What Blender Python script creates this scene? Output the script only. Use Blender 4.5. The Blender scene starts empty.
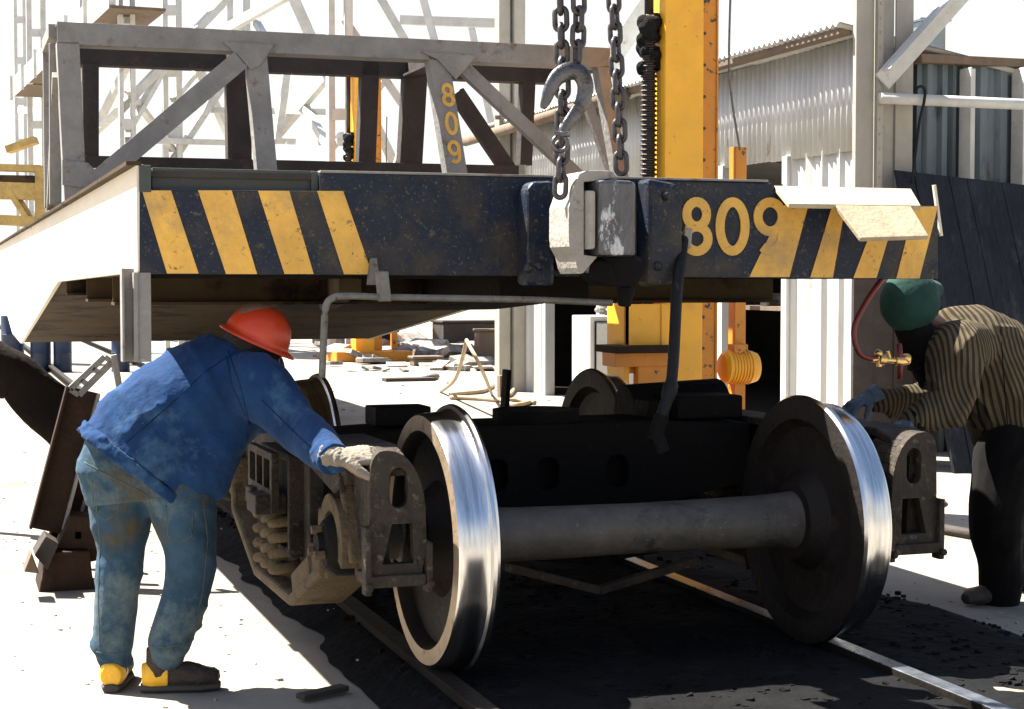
import bpy, bmesh, math, random
from mathutils import Vector, Matrix, noise
from mathutils.geometry import tessellate_polygon
random.seed(7)
V = Vector
R = math.radians
SC = bpy.context.scene
COL = SC.collection

# ------------------------------------------------------------------ camera
F_PX, YAW, PITCH = 1677.8, R(18.65), R(2.472)
CAM = V((-2.339, -5.551, 1.323))
cf = V((math.sin(YAW)*math.cos(PITCH), math.cos(YAW)*math.cos(PITCH), -math.sin(PITCH)))
cr = V((math.cos(YAW), -math.sin(YAW), 0)); cu = cr.cross(cf)
cd = bpy.data.cameras.new('camera'); cam = bpy.data.objects.new('camera', cd); COL.objects.link(cam)
cd.sensor_width = 36; cd.lens = 36*F_PX/1024; cd.clip_end = 2000
m = Matrix((cr, cu, -cf)).transposed().to_4x4(); m.translation = CAM; cam.matrix_world = m
SC.camera = cam

# ------------------------------------------------------------------ sky and sun
SUN = V((-.456, .45, 1.)).normalized()
w = bpy.data.worlds.new('World'); SC.world = w; w.use_nodes = True
nt = w.node_tree; bg = nt.nodes['Background']
sky = nt.nodes.new('ShaderNodeTexSky'); sky.sky_type = 'NISHITA'; sky.sun_disc = False
sky.sun_elevation = math.asin(SUN.z); sky.sun_rotation = math.atan2(SUN.x, SUN.y)
sky.air_density = 1.0; sky.dust_density = 2.0; sky.ozone_density = 1.0
# thin bright haze low in the sky, all the way round
geo = nt.nodes.new('ShaderNodeTexCoord'); sep = nt.nodes.new('ShaderNodeSeparateXYZ'); nt.links.new(geo.outputs['Generated'], sep.inputs[0])
hz = nt.nodes.new('ShaderNodeMapRange'); hz.interpolation_type = 'SMOOTHSTEP'; hz.inputs[1].default_value = .12; hz.inputs[2].default_value = .42; hz.inputs[3].default_value = 1; hz.inputs[4].default_value = 0
nt.links.new(sep.outputs[2], hz.inputs[0])
mxs = nt.nodes.new('ShaderNodeMix'); mxs.data_type = 'RGBA'; mxs.inputs[7].default_value = (4.7, 4.7, 4.65, 1)
nt.links.new(hz.outputs[0], mxs.inputs[0]); nt.links.new(sky.outputs[0], mxs.inputs[6]); nt.links.new(mxs.outputs[2], bg.inputs[0]); bg.inputs[1].default_value = .05
sl = bpy.data.lights.new('sun', 'SUN'); sl.energy = 5; sl.angle = R(.5); sl.color = (1, .95, .86)
so = bpy.data.objects.new('sun', sl); COL.objects.link(so)
so.rotation_euler = SUN.to_track_quat('Z', 'Y').to_euler()
SC.view_settings.view_transform = 'Standard'; SC.view_settings.look = 'None'
SC.view_settings.exposure = 2.2; SC.view_settings.gamma = 1
try: SC.cycles.max_bounces = 6
except Exception: pass

GZ = -.12   # ground level (rail top is 0)

def P(x, y, **k):
    """picture point -> place, on the plane X=, Y=, Z= or at depth D="""
    d = cf + cr*(x-512)/F_PX - cu*(y-354.5)/F_PX
    if 'D' in k: t = k['D']
    elif 'X' in k: t = (k['X']-CAM.x)/d.x
    elif 'Y' in k: t = (k['Y']-CAM.y)/d.y
    else: t = (k['Z']-CAM.z)/d.z
    return CAM + d*t

# ------------------------------------------------------------------ materials
def mat(name, col, rough=.65, metal=0., var=.3, scale=6, bump=.2, spots=None, rvar=.15, stretch=(1, 1, 1)):
    M = bpy.data.materials.new(name); M.use_nodes = True
    n = M.node_tree.nodes; L = M.node_tree.links; b = n['Principled BSDF']
    tc = n.new('ShaderNodeTexCoord'); mp = n.new('ShaderNodeMapping'); mp.inputs['Scale'].default_value = stretch
    L.new(tc.outputs['Object'], mp.inputs[0])
    no = n.new('ShaderNodeTexNoise'); no.inputs['Scale'].default_value = scale; no.inputs['Detail'].default_value = 7
    no.inputs['Roughness'].default_value = .65; L.new(mp.outputs[0], no.inputs['Vector'])
    r = n.new('ShaderNodeValToRGB'); L.new(no.outputs['Fac'], r.inputs[0])
    r.color_ramp.elements[0].position = .3; r.color_ramp.elements[1].position = .7
    r.color_ramp.elements[0].color = tuple(c*(1-var) for c in col)+(1,)
    r.color_ramp.elements[1].color = tuple(min(1, c*(1+var)) for c in col)+(1,)
    out = r.outputs[0]
    for k, (sc_, sS, th, soft) in enumerate(spots or []):
        n2 = n.new('ShaderNodeTexNoise'); n2.inputs['Scale'].default_value = sS; n2.inputs['Detail'].default_value = 8
        n2.inputs['Roughness'].default_value = .7
        off = n.new('ShaderNodeMapping'); off.inputs['Location'].default_value = (3.1*k+1.7, 5.3*k, 2.2); L.new(mp.outputs[0], off.inputs[0])
        L.new(off.outputs[0], n2.inputs['Vector'])
        rr = n.new('ShaderNodeMapRange'); rr.inputs[1].default_value = th; rr.inputs[2].default_value = th+soft
        L.new(n2.outputs['Fac'], rr.inputs[0])
        mx = n.new('ShaderNodeMix'); mx.data_type = 'RGBA'; mx.inputs[7].default_value = tuple(sc_)+(1,)
        L.new(rr.outputs[0], mx.inputs[0]); L.new(out, mx.inputs[6]); out = mx.outputs[2]
    L.new(out, b.inputs['Base Color'])
    mr = n.new('ShaderNodeMapRange'); mr.inputs[3].default_value = max(.03, rough-rvar); mr.inputs[4].default_value = min(1, rough+rvar)
    L.new(no.outputs['Fac'], mr.inputs[0]); L.new(mr.outputs[0], b.inputs['Roughness'])
    b.inputs['Metallic'].default_value = metal
    if bump:
        n3 = n.new('ShaderNodeTexNoise'); n3.inputs['Scale'].default_value = scale*6; n3.inputs['Detail'].default_value = 5
        L.new(mp.outputs[0], n3.inputs['Vector'])
        bp = n.new('ShaderNodeBump'); bp.inputs['Strength'].default_value = bump; bp.inputs['Distance'].default_value = .02
        L.new(n3.outputs['Fac'], bp.inputs['Height']); L.new(bp.outputs[0], b.inputs['Normal'])
    return M

M = {}
M['ground'] = mat('pale_yard_ground', (.245, .222, .188), .95, 0, .22, .9, .5, [((.14, .122, .098), 1.1, .57, .14), ((.17, .15, .122), 5, .6, .1), ((.31, .29, .255), 14, .62, .1)])
M['shaded'] = mat('shaded_track_dirt', (.007, .007, .0075), .9, 0, .5, 3, .8, [((.018, .017, .016), 5, .58, .12)])  # near-black dirt: the shade under the car is put into the colour
M['stone'] = mat('stone', (.3, .28, .25), .95, 0, .4, 12, .4)
M['navy'] = mat('navy_paint', (.005, .0105, .025), .5, 0, .35, 4, .25, [((.085, .068, .042), 30, .60, .06), ((.15, .15, .14), 55, .64, .04), ((.045, .036, .024), 2.2, .50, .16), ((.12, .12, .11), 90, .60, .05), ((.06, .04, .02), 9, .64, .04)])
M['yellow_old'] = mat('faded_yellow_paint', (.70, .39, .065), .55, 0, .2, 7, .2, [((.15, .09, .04), 30, .61, .08), ((.36, .24, .10), 3.5, .54, .18), ((.03, .03, .035), 44, .64, .03), ((.02, .025, .035), 13, .665, .02)])
M['white_side'] = mat('cream_side_paint', (.66, .585, .46), .6, 0, .12, 3, .1, [((.30, .17, .08), 7, .62, .08), ((.45, .36, .25), 2, .6, .1)], stretch=(1, .5, 1))
M['plate_cream'] = mat('warm_cream_plate', (.40, .32, .21), .6, .1, .2, 9, .2, [((.2, .13, .07), 14, .62, .1)])
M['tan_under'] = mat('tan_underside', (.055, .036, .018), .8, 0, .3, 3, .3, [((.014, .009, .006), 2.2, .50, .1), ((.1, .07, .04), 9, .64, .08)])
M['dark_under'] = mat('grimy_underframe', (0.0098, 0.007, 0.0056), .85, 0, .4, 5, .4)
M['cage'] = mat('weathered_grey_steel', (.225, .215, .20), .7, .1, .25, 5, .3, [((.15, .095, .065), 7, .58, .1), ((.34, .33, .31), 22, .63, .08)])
M['cage_dark'] = mat('rusty_shaded_steel', (.05, .041, .037), .75, .1, .3, 5, .3, [((.08, .05, .035), 8, .57, .1)])  # rusty brown; on the cage's back frame the darker tone stands for shade
M['sillgrey'] = mat('dusty_green_grey_paint', (0.042, 0.049, 0.0462), .6, 0, .3, 6, .2, [((0.14, 0.133, 0.112), 12, .6, .1)])
M['tread'] = mat('polished_tread_steel', (.6, .6, .6), .2, 1, .28, 3, .02, [((.33, .28, .22), 5, .58, .14)], .07, stretch=(22, 1.4, 1.4))
M['rim'] = mat('machined_rim_steel', (.36, .27, .18), .5, .55, .3, 9, .15, [((.14, .09, .06), 12, .55, .12)])
M['wheel'] = mat('brown_wheel_steel', (0.0126, 0.0091, 0.0077), .65, .2, .35, 5, .3, [((0.028, 0.0196, 0.014), 11, .58, .1)])
M['axle'] = mat('dusty_axle_steel', (.075, .066, .056), .6, .15, .35, 9, .2, [((.03, .027, .024), 3, .54, .08), ((.17, .15, .13), 60, .62, .05)])
M['cast'] = mat('dusty_cast_steel', (.042, .033, .025), .75, .1, .35, 10, .4, [((.016, .013, .011), 5, .50, .12), ((.11, .09, .068), 26, .58, .08), ((.16, .14, .11), 3.5, .62, .1)])
M['cast_light'] = mat('dry_mud_on_casting', (.10, .072, .042), .85, 0, .3, 10, .4, [((.03, .022, .016), 7, .54, .1)])
M['cast_dark'] = mat('oily_casting', (.0035, .003, .003), .75, 0, .4, 7, .4, [((.012, .009, .008), 10, .6, .1)])
M['black'] = mat('black_steel', (.007, .008, .010), .55, .2, .3, 8, .3)
M['chain'] = mat('chain_steel', (.075, .07, .07), .42, .7, .4, 30, .2, [((.10, .06, .035), 25, .6, .08)])
M['hook'] = mat('worn_hook_steel', (.11, .11, .115), .35, .85, .3, 20, .2, [((.07, .055, .045), 18, .52, .1)])
M['worn'] = mat('worn_coupler_steel', (.085, .085, .09), .42, .6, .4, 9, .3, [((.42, .44, .46), 9, .57, .04), ((.10, .07, .045), 7, .6, .06)], stretch=(1, 1, .45))
M['coupler_light'] = mat('dusty_coupler_casting', (0.3, 0.276, 0.24), .75, .1, .15, 12, .3, [((0.132, 0.102, 0.072), 12, .6, .1)])
M['rod'] = mat('bare_grey_rod', (0.16, 0.152, 0.136), .55, .4, .3, 30, .3, [((0.072, 0.048, 0.032), 30, .58, .08)])
M['jack'] = mat('bright_yellow_paint', (.88, .43, .022), .45, 0, .12, 3, .1, [((.26, .12, .03), 16, .65, .05), ((.06, .035, .02), 38, .68, .03), ((.72, .32, .03), 1.6, .56, .15)])
M['jack2'] = mat('orange_yellow_paint', (.60, .22, .01), .5, 0, .15, 4, .1, [((.05, .03, .015), 14, .6, .04)])
M['tag'] = mat('brown_plate', (.2, .07, .04), .6)
M['screw'] = mat('greased_screw', (.06, .05, .045), .4, .6, .4, 20, .3)
M['rag'] = mat('black_rag', (.018, .017, .017), .9, 0, .4, 20, .8)
M['tin'] = mat('galvanised_sheet', (.50, .50, .48), .6, .1, .16, 2.5, .1, [((.24, .17, .11), 4, .62, .1), ((.6, .6, .58), 3, .6, .2), ((.3, .25, .2), 22, .66, .08)], stretch=(1, 1, .35))
M['tin_blue'] = mat('weathered_blue_grey_sheet', (.12, .15, .165), .65, .1, .35, 2.5, .15, [((.035, .03, .028), 3, .56, .12), ((.14, .115, .085), 7, .6, .1)], stretch=(1, 1, .3))
M['col'] = mat('cream_column_paint', (0.315, 0.2925, 0.2475), .65, .05, .18, 4, .15, [((0.1875, 0.105, 0.0525), 9, .64, .08)], stretch=(1, 1, .5))
M['craney'] = mat('sun_bleached_yellow_paint', (0.42, 0.28, 0.084), .7)
M['pale'] = mat('pale_grey_gantry_paint', (.5, .5, .47), .7, 0, .18, 3, .1, [((.3, .2, .12), 6, .62, .1)])
M['wood'] = mat('weathered_wood', (0.136, 0.096, 0.064), .85, 0, .3, 6, .3, stretch=(1, 1, .1))
M['tar'] = mat('tarred_board', (.012, .014, .018), .6, 0, .5, 4, .8, [((.035, .036, .04), 5, .56, .14), ((.06, .055, .05), 14, .64, .06)], stretch=(1, 1, .3))
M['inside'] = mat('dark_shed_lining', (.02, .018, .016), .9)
M['junk'] = mat('scrap_metal', (.22, .2, .18), .7, .3, .6, 8, .3, [((.25, .1, .04), 7, .56, .1)])
M['rail'] = mat('worn_rail', (.42, .46, .52), .3, .9, .2, 14, .05)
M['rail_dull'] = mat('dark_rail_head', (.03, .026, .024), .6, .5)  # dull dark head colour, left rail only
M['railside'] = mat('rusty_rail_side', (0.012, 0.0096, 0.0078), .8)
M['rust'] = mat('rusty_plate', (0.03, 0.016, 0.01), .8, 0, .4, 7, .3, [((0.065, 0.04, 0.025), 9, .6, .1)])
M['blue_drum'] = mat('blue_drum_paint', (.012, .025, .06), .5)
M['hatmat'] = mat('orange_helmet_shell', (.52, .045, .01), .38, 0, .08, 8, .04, [((.3, .04, .015), 30, .68, .1)])
M['hair'] = mat('dark_hair', (.018, .013, .01), .7, 0, .4, 40, .6)
M['skin'] = mat('skin', (0.192, 0.102, 0.066), .6, 0, .1, 12, .1)
M['denim_dark'] = mat('navy_denim_cloth', (.011, .035, .098), .9, 0, .3, 7, .25, [((.055, .115, .19), 3.2, .55, .16), ((.05, .09, .15), 90, .62, .08)])  # large pale spots stand in for sun on the jacket back
M['denim'] = mat('faded_blue_denim', (.030, .062, .095), .92, 0, .4, 5, .25, [((.11, .145, .15), 3.4, .52, .14), ((.08, .062, .03), 2.6, .54, .12), ((.10, .13, .15), 90, .62, .08)])
M['seam'] = mat('navy_seam', (.008, .022, .055), .9, 0, .2, 60, .1)
M['seam2'] = mat('denim_seam', (.05, .065, .07), .9, 0, .3, 60, .1, [((.10, .07, .03), 30, .5, .1)])
M['glove'] = mat('pale_work_glove', (0.2145, 0.1885, 0.1495), .9, 0, .2, 14, .4, [((0.143, 0.1235, 0.0975), 14, .58, .1)])
M['glove_blue'] = mat('blue_grey_glove', (.06, .095, .14), .8, 0, .3, 14, .3, [((.3, .3, .28), 9, .56, .1)])
M['boot'] = mat('brown_boot_leather', (0.03, 0.0204, 0.0144), .7, 0, .4, 14, .4)
M['boot_yellow'] = mat('yellow_boot_heel', (.78, .42, .02), .6, 0, .15, 14, .2, [((.3, .16, .04), 14, .62, .1)])
M['sole'] = mat('boot_sole', (.05, .043, .036), .9)
M['cap'] = mat('green_cloth', (.018, .05, .042), .85, 0, .25, 7, .12, [((.035, .07, .06), 5, .6, .2)])
M['dark_cloth'] = mat('dark_work_trousers', (.006, .0055, .0055), .9, 0, .4, 9, .1)
M['hose'] = mat('red_rubber_hose', (.13, .018, .016), .45, 0, .2, 10, .1)
M['brass'] = mat('brass', (.65, .42, .16), .3, .9, .2, 20, .1)
M['tanhose'] = mat('tan_rubber_hose', (.32, .24, .15), .7)

for k_ in ('denim_dark', 'denim', 'cap', 'dark_cloth', 'glove'):
    b_ = M[k_].node_tree.nodes['Principled BSDF']; b_.inputs['Sheen Weight'].default_value = .04; b_.inputs['Sheen Roughness'].default_value = .5
for k_, v_ in dict(shaded=.08, cast_dark=.15, wheel=.25, dark_cloth=.05, black=.25, dark_under=.1, tan_under=.15, cage_dark=.25, tar=.2, navy=.3, denim_dark=.06, denim=.06, cap=.08,
                   glove=.1, ground=.1, cast=.25, cast_light=.2, rust=.2, rag=.05, rail_dull=.2, railside=.1, seam=.05, inside=.05).items():
    M[k_].node_tree.nodes['Principled BSDF'].inputs['Specular IOR Level'].default_value = v_
def stripe_knit():
    A = mat('striped_knit_wool', (.095, .076, .048), .95, 0, .2, 10, .4)
    A.node_tree.nodes['Principled BSDF'].inputs['Specular IOR Level'].default_value = .05
    n = A.node_tree.nodes; L = A.node_tree.links; b = n['Principled BSDF']
    src = b.inputs['Base Color'].links[0].from_socket
    tc = [q for q in n if q.type == 'TEX_COORD'][0]
    uv = n.new('ShaderNodeAttribute'); uv.attribute_name = 'rib'
    mt = n.new('ShaderNodeMath'); mt.operation = 'SINE'
    mu = n.new('ShaderNodeMath'); mu.operation = 'MULTIPLY'; mu.inputs[1].default_value = 1.
    L.new(uv.outputs['Fac'], mu.inputs[0]); L.new(mu.outputs[0], mt.inputs[0])
    rr = n.new('ShaderNodeMapRange'); rr.inputs[1].default_value = -.1; rr.inputs[2].default_value = .6
    L.new(mt.outputs[0], rr.inputs[0])
    mx = n.new('ShaderNodeMix'); mx.data_type = 'RGBA'; mx.inputs[7].default_value = (.03, .025, .018, 1)
    L.new(rr.outputs[0], mx.inputs[0]); L.new(src, mx.inputs[6]); L.new(mx.outputs[2], b.inputs['Base Color'])
    bp = n.new('ShaderNodeBump'); bp.invert = True; bp.inputs['Strength'].default_value = .6; bp.inputs['Distance'].default_value = .01
    L.new(rr.outputs[0], bp.inputs['Height']); L.new(bp.outputs[0], b.inputs['Normal'])
    return A
M['knit'] = stripe_knit()

# ------------------------------------------------------------------ mesh helpers
class MB:
    def __init__(s): s.bm = bmesh.new(); s.mi = 0
    def faces(s, vs, fs):
        b = [s.bm.verts.new(v) for v in vs]
        for f in fs:
            try: q = s.bm.faces.new([b[i] for i in f]); q.material_index = s.mi
            except ValueError: pass
        return s
    def hexa(s, c):   # 8 corners: bottom 4, top 4
        return s.faces(c, [(0, 3, 2, 1), (4, 5, 6, 7), (0, 1, 5, 4), (1, 2, 6, 5), (2, 3, 7, 6), (3, 0, 4, 7)])
    def box(s, a, b):
        x0, y0, z0 = [min(a[i], b[i]) for i in range(3)]; x1, y1, z1 = [max(a[i], b[i]) for i in range(3)]
        return s.hexa([(x0, y0, z0), (x1, y0, z0), (x1, y1, z0), (x0, y1, z0), (x0, y0, z1), (x1, y0, z1), (x1, y1, z1), (x0, y1, z1)])
    def bar(s, a, b, w, h, up=(0, 0, 1)):   # w across, h along up
        a = V(a); b = V(b); t = (b-a).normalized(); u = V(up)
        if abs(t.dot(u)) > .98: u = V((0, 1, 0))
        n = t.cross(u).normalized(); u = n.cross(t).normalized()
        n *= w/2; u *= h/2
        return s.hexa([a-n-u, a+n-u, b+n-u, b-n-u, a-n+u, a+n+u, b+n+u, b-n+u])
    def prism(s, outer, holes, d0, d1, mp):
        """outline with holes in 2D, extruded d0..d1; mp(u,v,d)->xyz"""
        loops = [outer]+list(holes or [])
        tri = tessellate_polygon([[V((p[0], p[1], 0)) for p in l] for l in loops])
        flat = [p for l in loops for p in l]; n = len(flat)
        vs = [mp(p[0], p[1], d0) for p in flat]+[mp(p[0], p[1], d1) for p in flat]
        fs = [tuple(t) for t in tri]+[tuple(i+n for i in reversed(t)) for t in tri]
        k = 0
        for l in loops:
            for i in range(len(l)):
                j = (i+1) % len(l); fs.append((k+i, k+j, k+j+n, k+i+n))
            k += len(l)
        return s.faces(vs, fs)
    def loft(s, pts, radii, seg=16, ref=(0, 0, 1), cap=True, closed=False):
        pts = [V(p) for p in pts]; n = len(pts); vs = []; D_ = pts[-1]-pts[0]
        if not closed and D_.length > 1e-6 and abs(D_.normalized().dot(V(ref))) > .75: ref = (0, 1, 0) if abs(D_.normalized().y) < .7 else (1, 0, 0)
        for i, p in enumerate(pts):
            if closed: t = pts[(i+1) % n]-pts[i-1]
            else: t = pts[min(i+1, n-1)]-pts[max(i-1, 0)]
            t.normalize(); r = V(ref)
            if abs(t.dot(r)) > .995: r = V((0, 1, 0)) if abs(t.y) < .9 else V((1, 0, 0))
            u = t.cross(r).normalized(); v = u.cross(t).normalized()
            ra = radii[i] if isinstance(radii, (list, tuple)) else radii
            if not isinstance(ra, (list, tuple)): ra = (ra, ra)
            for k in range(seg):
                a = 2*math.pi*k/seg
                vs.append(p+u*(ra[0]*math.cos(a))+v*(ra[1]*math.sin(a)))
        fs = []
        for i in range(n if closed else n-1):
            for k in range(seg):
                a = i*seg+k; b = i*seg+(k+1) % seg; c = ((i+1) % n)*seg+(k+1) % seg; d = ((i+1) % n)*seg+k
                fs.append((a, b, c, d))
        if cap and not closed: fs += [tuple(reversed(range(seg))), tuple(range((n-1)*seg, n*seg))]
        return s.faces(vs, fs)
    def cyl(s, a, b, r, seg=16, r2=None): return s.loft([a, b], [r, r if r2 is None else r2], seg)
    def ball(s, c, r, seg=16, rings=10, rot=None):
        if not isinstance(r, (list, tuple)): r = (r, r, r)
        vs = []; fs = []
        for i in range(1, rings):
            a = math.pi*i/rings
            for k in range(seg):
                b = 2*math.pi*k/seg
                vs.append(V((r[0]*math.sin(a)*math.cos(b), r[1]*math.sin(a)*math.sin(b), r[2]*math.cos(a))))
        n = len(vs); vs += [V((0, 0, r[2])), V((0, 0, -r[2]))]
        for i in range(rings-2):
            for k in range(seg):
                fs.append((i*seg+k, (i+1)*seg+k, (i+1)*seg+(k+1) % seg, i*seg+(k+1) % seg))
        for k in range(seg):
            fs.append((n, k, (k+1) % seg)); fs.append((n+1, (rings-2)*seg+(k+1) % seg, (rings-2)*seg+k))
        if rot is not None: vs = [rot @ v for v in vs]
        return s.faces([v+V(c) for v in vs], fs)
    def lathe(s, prof, mp, seg=64, mats=None):
        """prof: (r, a) closed loop; mp(a, r*cos, r*sin)"""
        n = len(prof); vs = []
        for k in range(seg):
            t = 2*math.pi*k/seg
            for r, a in prof: vs.append(mp(a, r*math.cos(t), r*math.sin(t)))
        b = [s.bm.verts.new(v) for v in vs]
        for k in range(seg):
            for i in range(n):
                j = (i+1) % n; k2 = (k+1) % seg
                f = s.bm.faces.new((b[k*n+i], b[k*n+j], b[k2*n+j], b[k2*n+i])); f.material_index = mats[i] if mats else s.mi
        return s
    def build(s, name, mats, parent=None, smooth=False, bevel=0, autos=None, raw=False):
        bmesh.ops.recalc_face_normals(s.bm, faces=s.bm.faces)
        off = parent_origin(parent) if (parent is not None and not raw) else V((0, 0, 0))
        me = bpy.data.meshes.new(name); 
        for v in s.bm.verts: v.co -= off
        s.bm.to_mesh(me); s.bm.free()
        if not isinstance(mats, (list, tuple)): mats = [mats]
        for q in mats: me.materials.append(q)
        o = bpy.data.objects.new(name, me); COL.objects.link(o)
        if parent is not None: o.parent = parent
        if bevel:
            bv = o.modifiers.new('bevel', 'BEVEL'); bv.width = bevel; bv.segments = 2; bv.limit_method = 'ANGLE'; bv.angle_limit = R(35); bv.harden_normals = False
        if smooth: 
            for p in me.polygons: p.use_smooth = True
            if autos: 
                bm2 = bmesh.new(); bm2.from_mesh(me)
                for e in bm2.edges:
                    if len(e.link_faces) == 2 and e.calc_face_angle(0) > R(autos): e.smooth = False
                bm2.to_mesh(me); bm2.free()
        return o

def parent_origin(p):
    o = V((0, 0, 0))
    while p is not None: o += p.location; p = p.parent
    return o
def thing(name, loc, label, cat, group=None):
    o = bpy.data.objects.new(name, None); COL.objects.link(o); o.empty_display_size = .1
    o.location = loc; o['label'] = label; o['category'] = cat
    if group: o['group'] = group
    return o
def tag(o, label, cat, group=None):
    o['label'] = label; o['category'] = cat
    if group: o['group'] = group
    return o
def share(src, name, parent, mw):
    """another piece with the mesh of src, placed by matrix relative to its parent"""
    c = src.copy(); c.name = name; COL.objects.link(c); c.parent = parent; c.matrix_local = mw; return c
XZ = lambda Y0: (lambda u, v, d: (u, d, v))
fXZ = lambda u, v, d: (u, d, v)
fYZ = lambda u, v, d: (d, u, v)
fXY = lambda u, v, d: (u, v, d)
def arc(cx, cy, rx, ry, a0, a1, n):
    return [(cx+rx*math.cos(R(a0+(a1-a0)*i/n)), cy+ry*math.sin(R(a0+(a1-a0)*i/n))) for i in range(n+1)]
def rrect(x0, y0, x1, y1, r, n=4):
    return arc(x1-r, y1-r, r, r, 0, 90, n)+arc(x0+r, y1-r, r, r, 90, 180, n)+arc(x0+r, y0+r, r, r, 180, 270, n)+arc(x1-r, y0+r, r, r, 270, 360, n)
def smooth_path(pts, n=6):
    pts = [V(p) for p in pts]; out = []
    for i in range(len(pts)-1):
        p0 = pts[max(i-1, 0)]; p1 = pts[i]; p2 = pts[i+1]; p3 = pts[min(i+2, len(pts)-1)]
        for k in range(n):
            t = k/n
            out.append(.5*((2*p1)+(-p0+p2)*t+(2*p0-5*p1+4*p2-p3)*t*t+(-p0+3*p1-3*p2+p3)*t**3))
    out.append(pts[-1]); return out

# ------------------------------------------------------------------ ground
def struct(o): o['kind'] = 'structure'; return o
def ground():
    b = MB(); S = 400
    b.faces([(-S, -S, GZ), (S, -S, GZ), (S, S, GZ), (-S, S, GZ)], [(0, 1, 2, 3)])
    struct(b.build('ground', M['ground']))
    # dirt filled track bed, gently uneven, ragged edges; its colour carries the car's shade
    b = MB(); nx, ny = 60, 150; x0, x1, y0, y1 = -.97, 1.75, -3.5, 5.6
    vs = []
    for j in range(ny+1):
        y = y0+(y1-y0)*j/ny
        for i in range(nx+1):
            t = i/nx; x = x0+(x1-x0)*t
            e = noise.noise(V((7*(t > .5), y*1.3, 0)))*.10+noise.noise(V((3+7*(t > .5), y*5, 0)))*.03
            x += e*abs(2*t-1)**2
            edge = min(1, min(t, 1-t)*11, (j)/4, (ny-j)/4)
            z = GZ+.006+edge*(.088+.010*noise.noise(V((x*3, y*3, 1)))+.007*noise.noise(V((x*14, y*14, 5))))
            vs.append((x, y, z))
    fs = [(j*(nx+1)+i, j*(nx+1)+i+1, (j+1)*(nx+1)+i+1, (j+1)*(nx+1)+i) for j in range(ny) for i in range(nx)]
    b.faces(vs, fs); struct(b.build('track_bed', M['shaded'], smooth=True))
    # loose gravel
    b = MB()
    for k in range(1000):
        if k < 700: x = random.choice((random.uniform(-3.6, -1.1), random.uniform(-3.6, -1.1), random.uniform(1.75, 4.5), random.uniform(-1, 1.7))); y = random.uniform(-1.2, 7)
        else: x = random.uniform(-4, 14); y = random.uniform(5, 26)
        r = random.uniform(.003, .009)*(1 if random.random() < .95 else 2)*(1 if k < 700 else 2.5)
        z = GZ+(.078 if -1.1 < x < 1.75 and y < 5.5 else 0); r *= .6 if -1.1 < x < 1.75 else 1
        c = [V((random.uniform(.6, 1)*r*sx, random.uniform(.6, 1)*r*sy, r*.7*sz)) for sz in (-1, 1) for sx, sy in ((-1, -1), (1, -1), (1, 1), (-1, 1))]
        q = Matrix.Rotation(random.uniform(0, 6), 3, 'Z'); b.hexa([V((x, y, z))+q @ v for v in c])
    o = b.build('gravel', M['stone']); o['kind'] = 'stuff'; o['label'] = 'loose pebbles scattered over the yard ground'
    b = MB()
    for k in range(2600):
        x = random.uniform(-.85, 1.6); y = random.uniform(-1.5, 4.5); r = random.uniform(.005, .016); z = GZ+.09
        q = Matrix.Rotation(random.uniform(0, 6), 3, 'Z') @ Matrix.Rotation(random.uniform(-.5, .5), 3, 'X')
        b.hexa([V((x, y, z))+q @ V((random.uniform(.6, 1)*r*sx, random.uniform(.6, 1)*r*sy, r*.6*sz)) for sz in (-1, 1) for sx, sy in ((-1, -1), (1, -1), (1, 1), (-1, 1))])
    o = b.build('ballast', M['shaded']); o['kind'] = 'stuff'; o['label'] = 'dark oily ballast stones between the rails, shade put into their colour'
    # rails
    for sx, lab in ((-1, 'worn rail running under the wheels nearest the man in the orange helmet'), (1, 'shiny rail running under the right hand wheels')):
        prof = [(-.036, -.001), (.036, -.001), (.036, -.035), (.009, -.045), (.009, -.13), (-.009, -.13), (-.009, -.045), (-.036, -.035)]
        b = MB(); xx = sx*.76
        b.prism([(xx+p[0], p[1]) for p in prof], [], -4, 60, fXZ)
        o = b.build('rail', [M['railside'], M['rail'] if sx > 0 else M['rail_dull']], bevel=.004)
        for p in o.data.polygons:
            if p.normal.z > .9 and p.center.z > -.01: p.material_index = 1
        tag(o, lab, 'rail', 'rails of the track')
ground()

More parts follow.
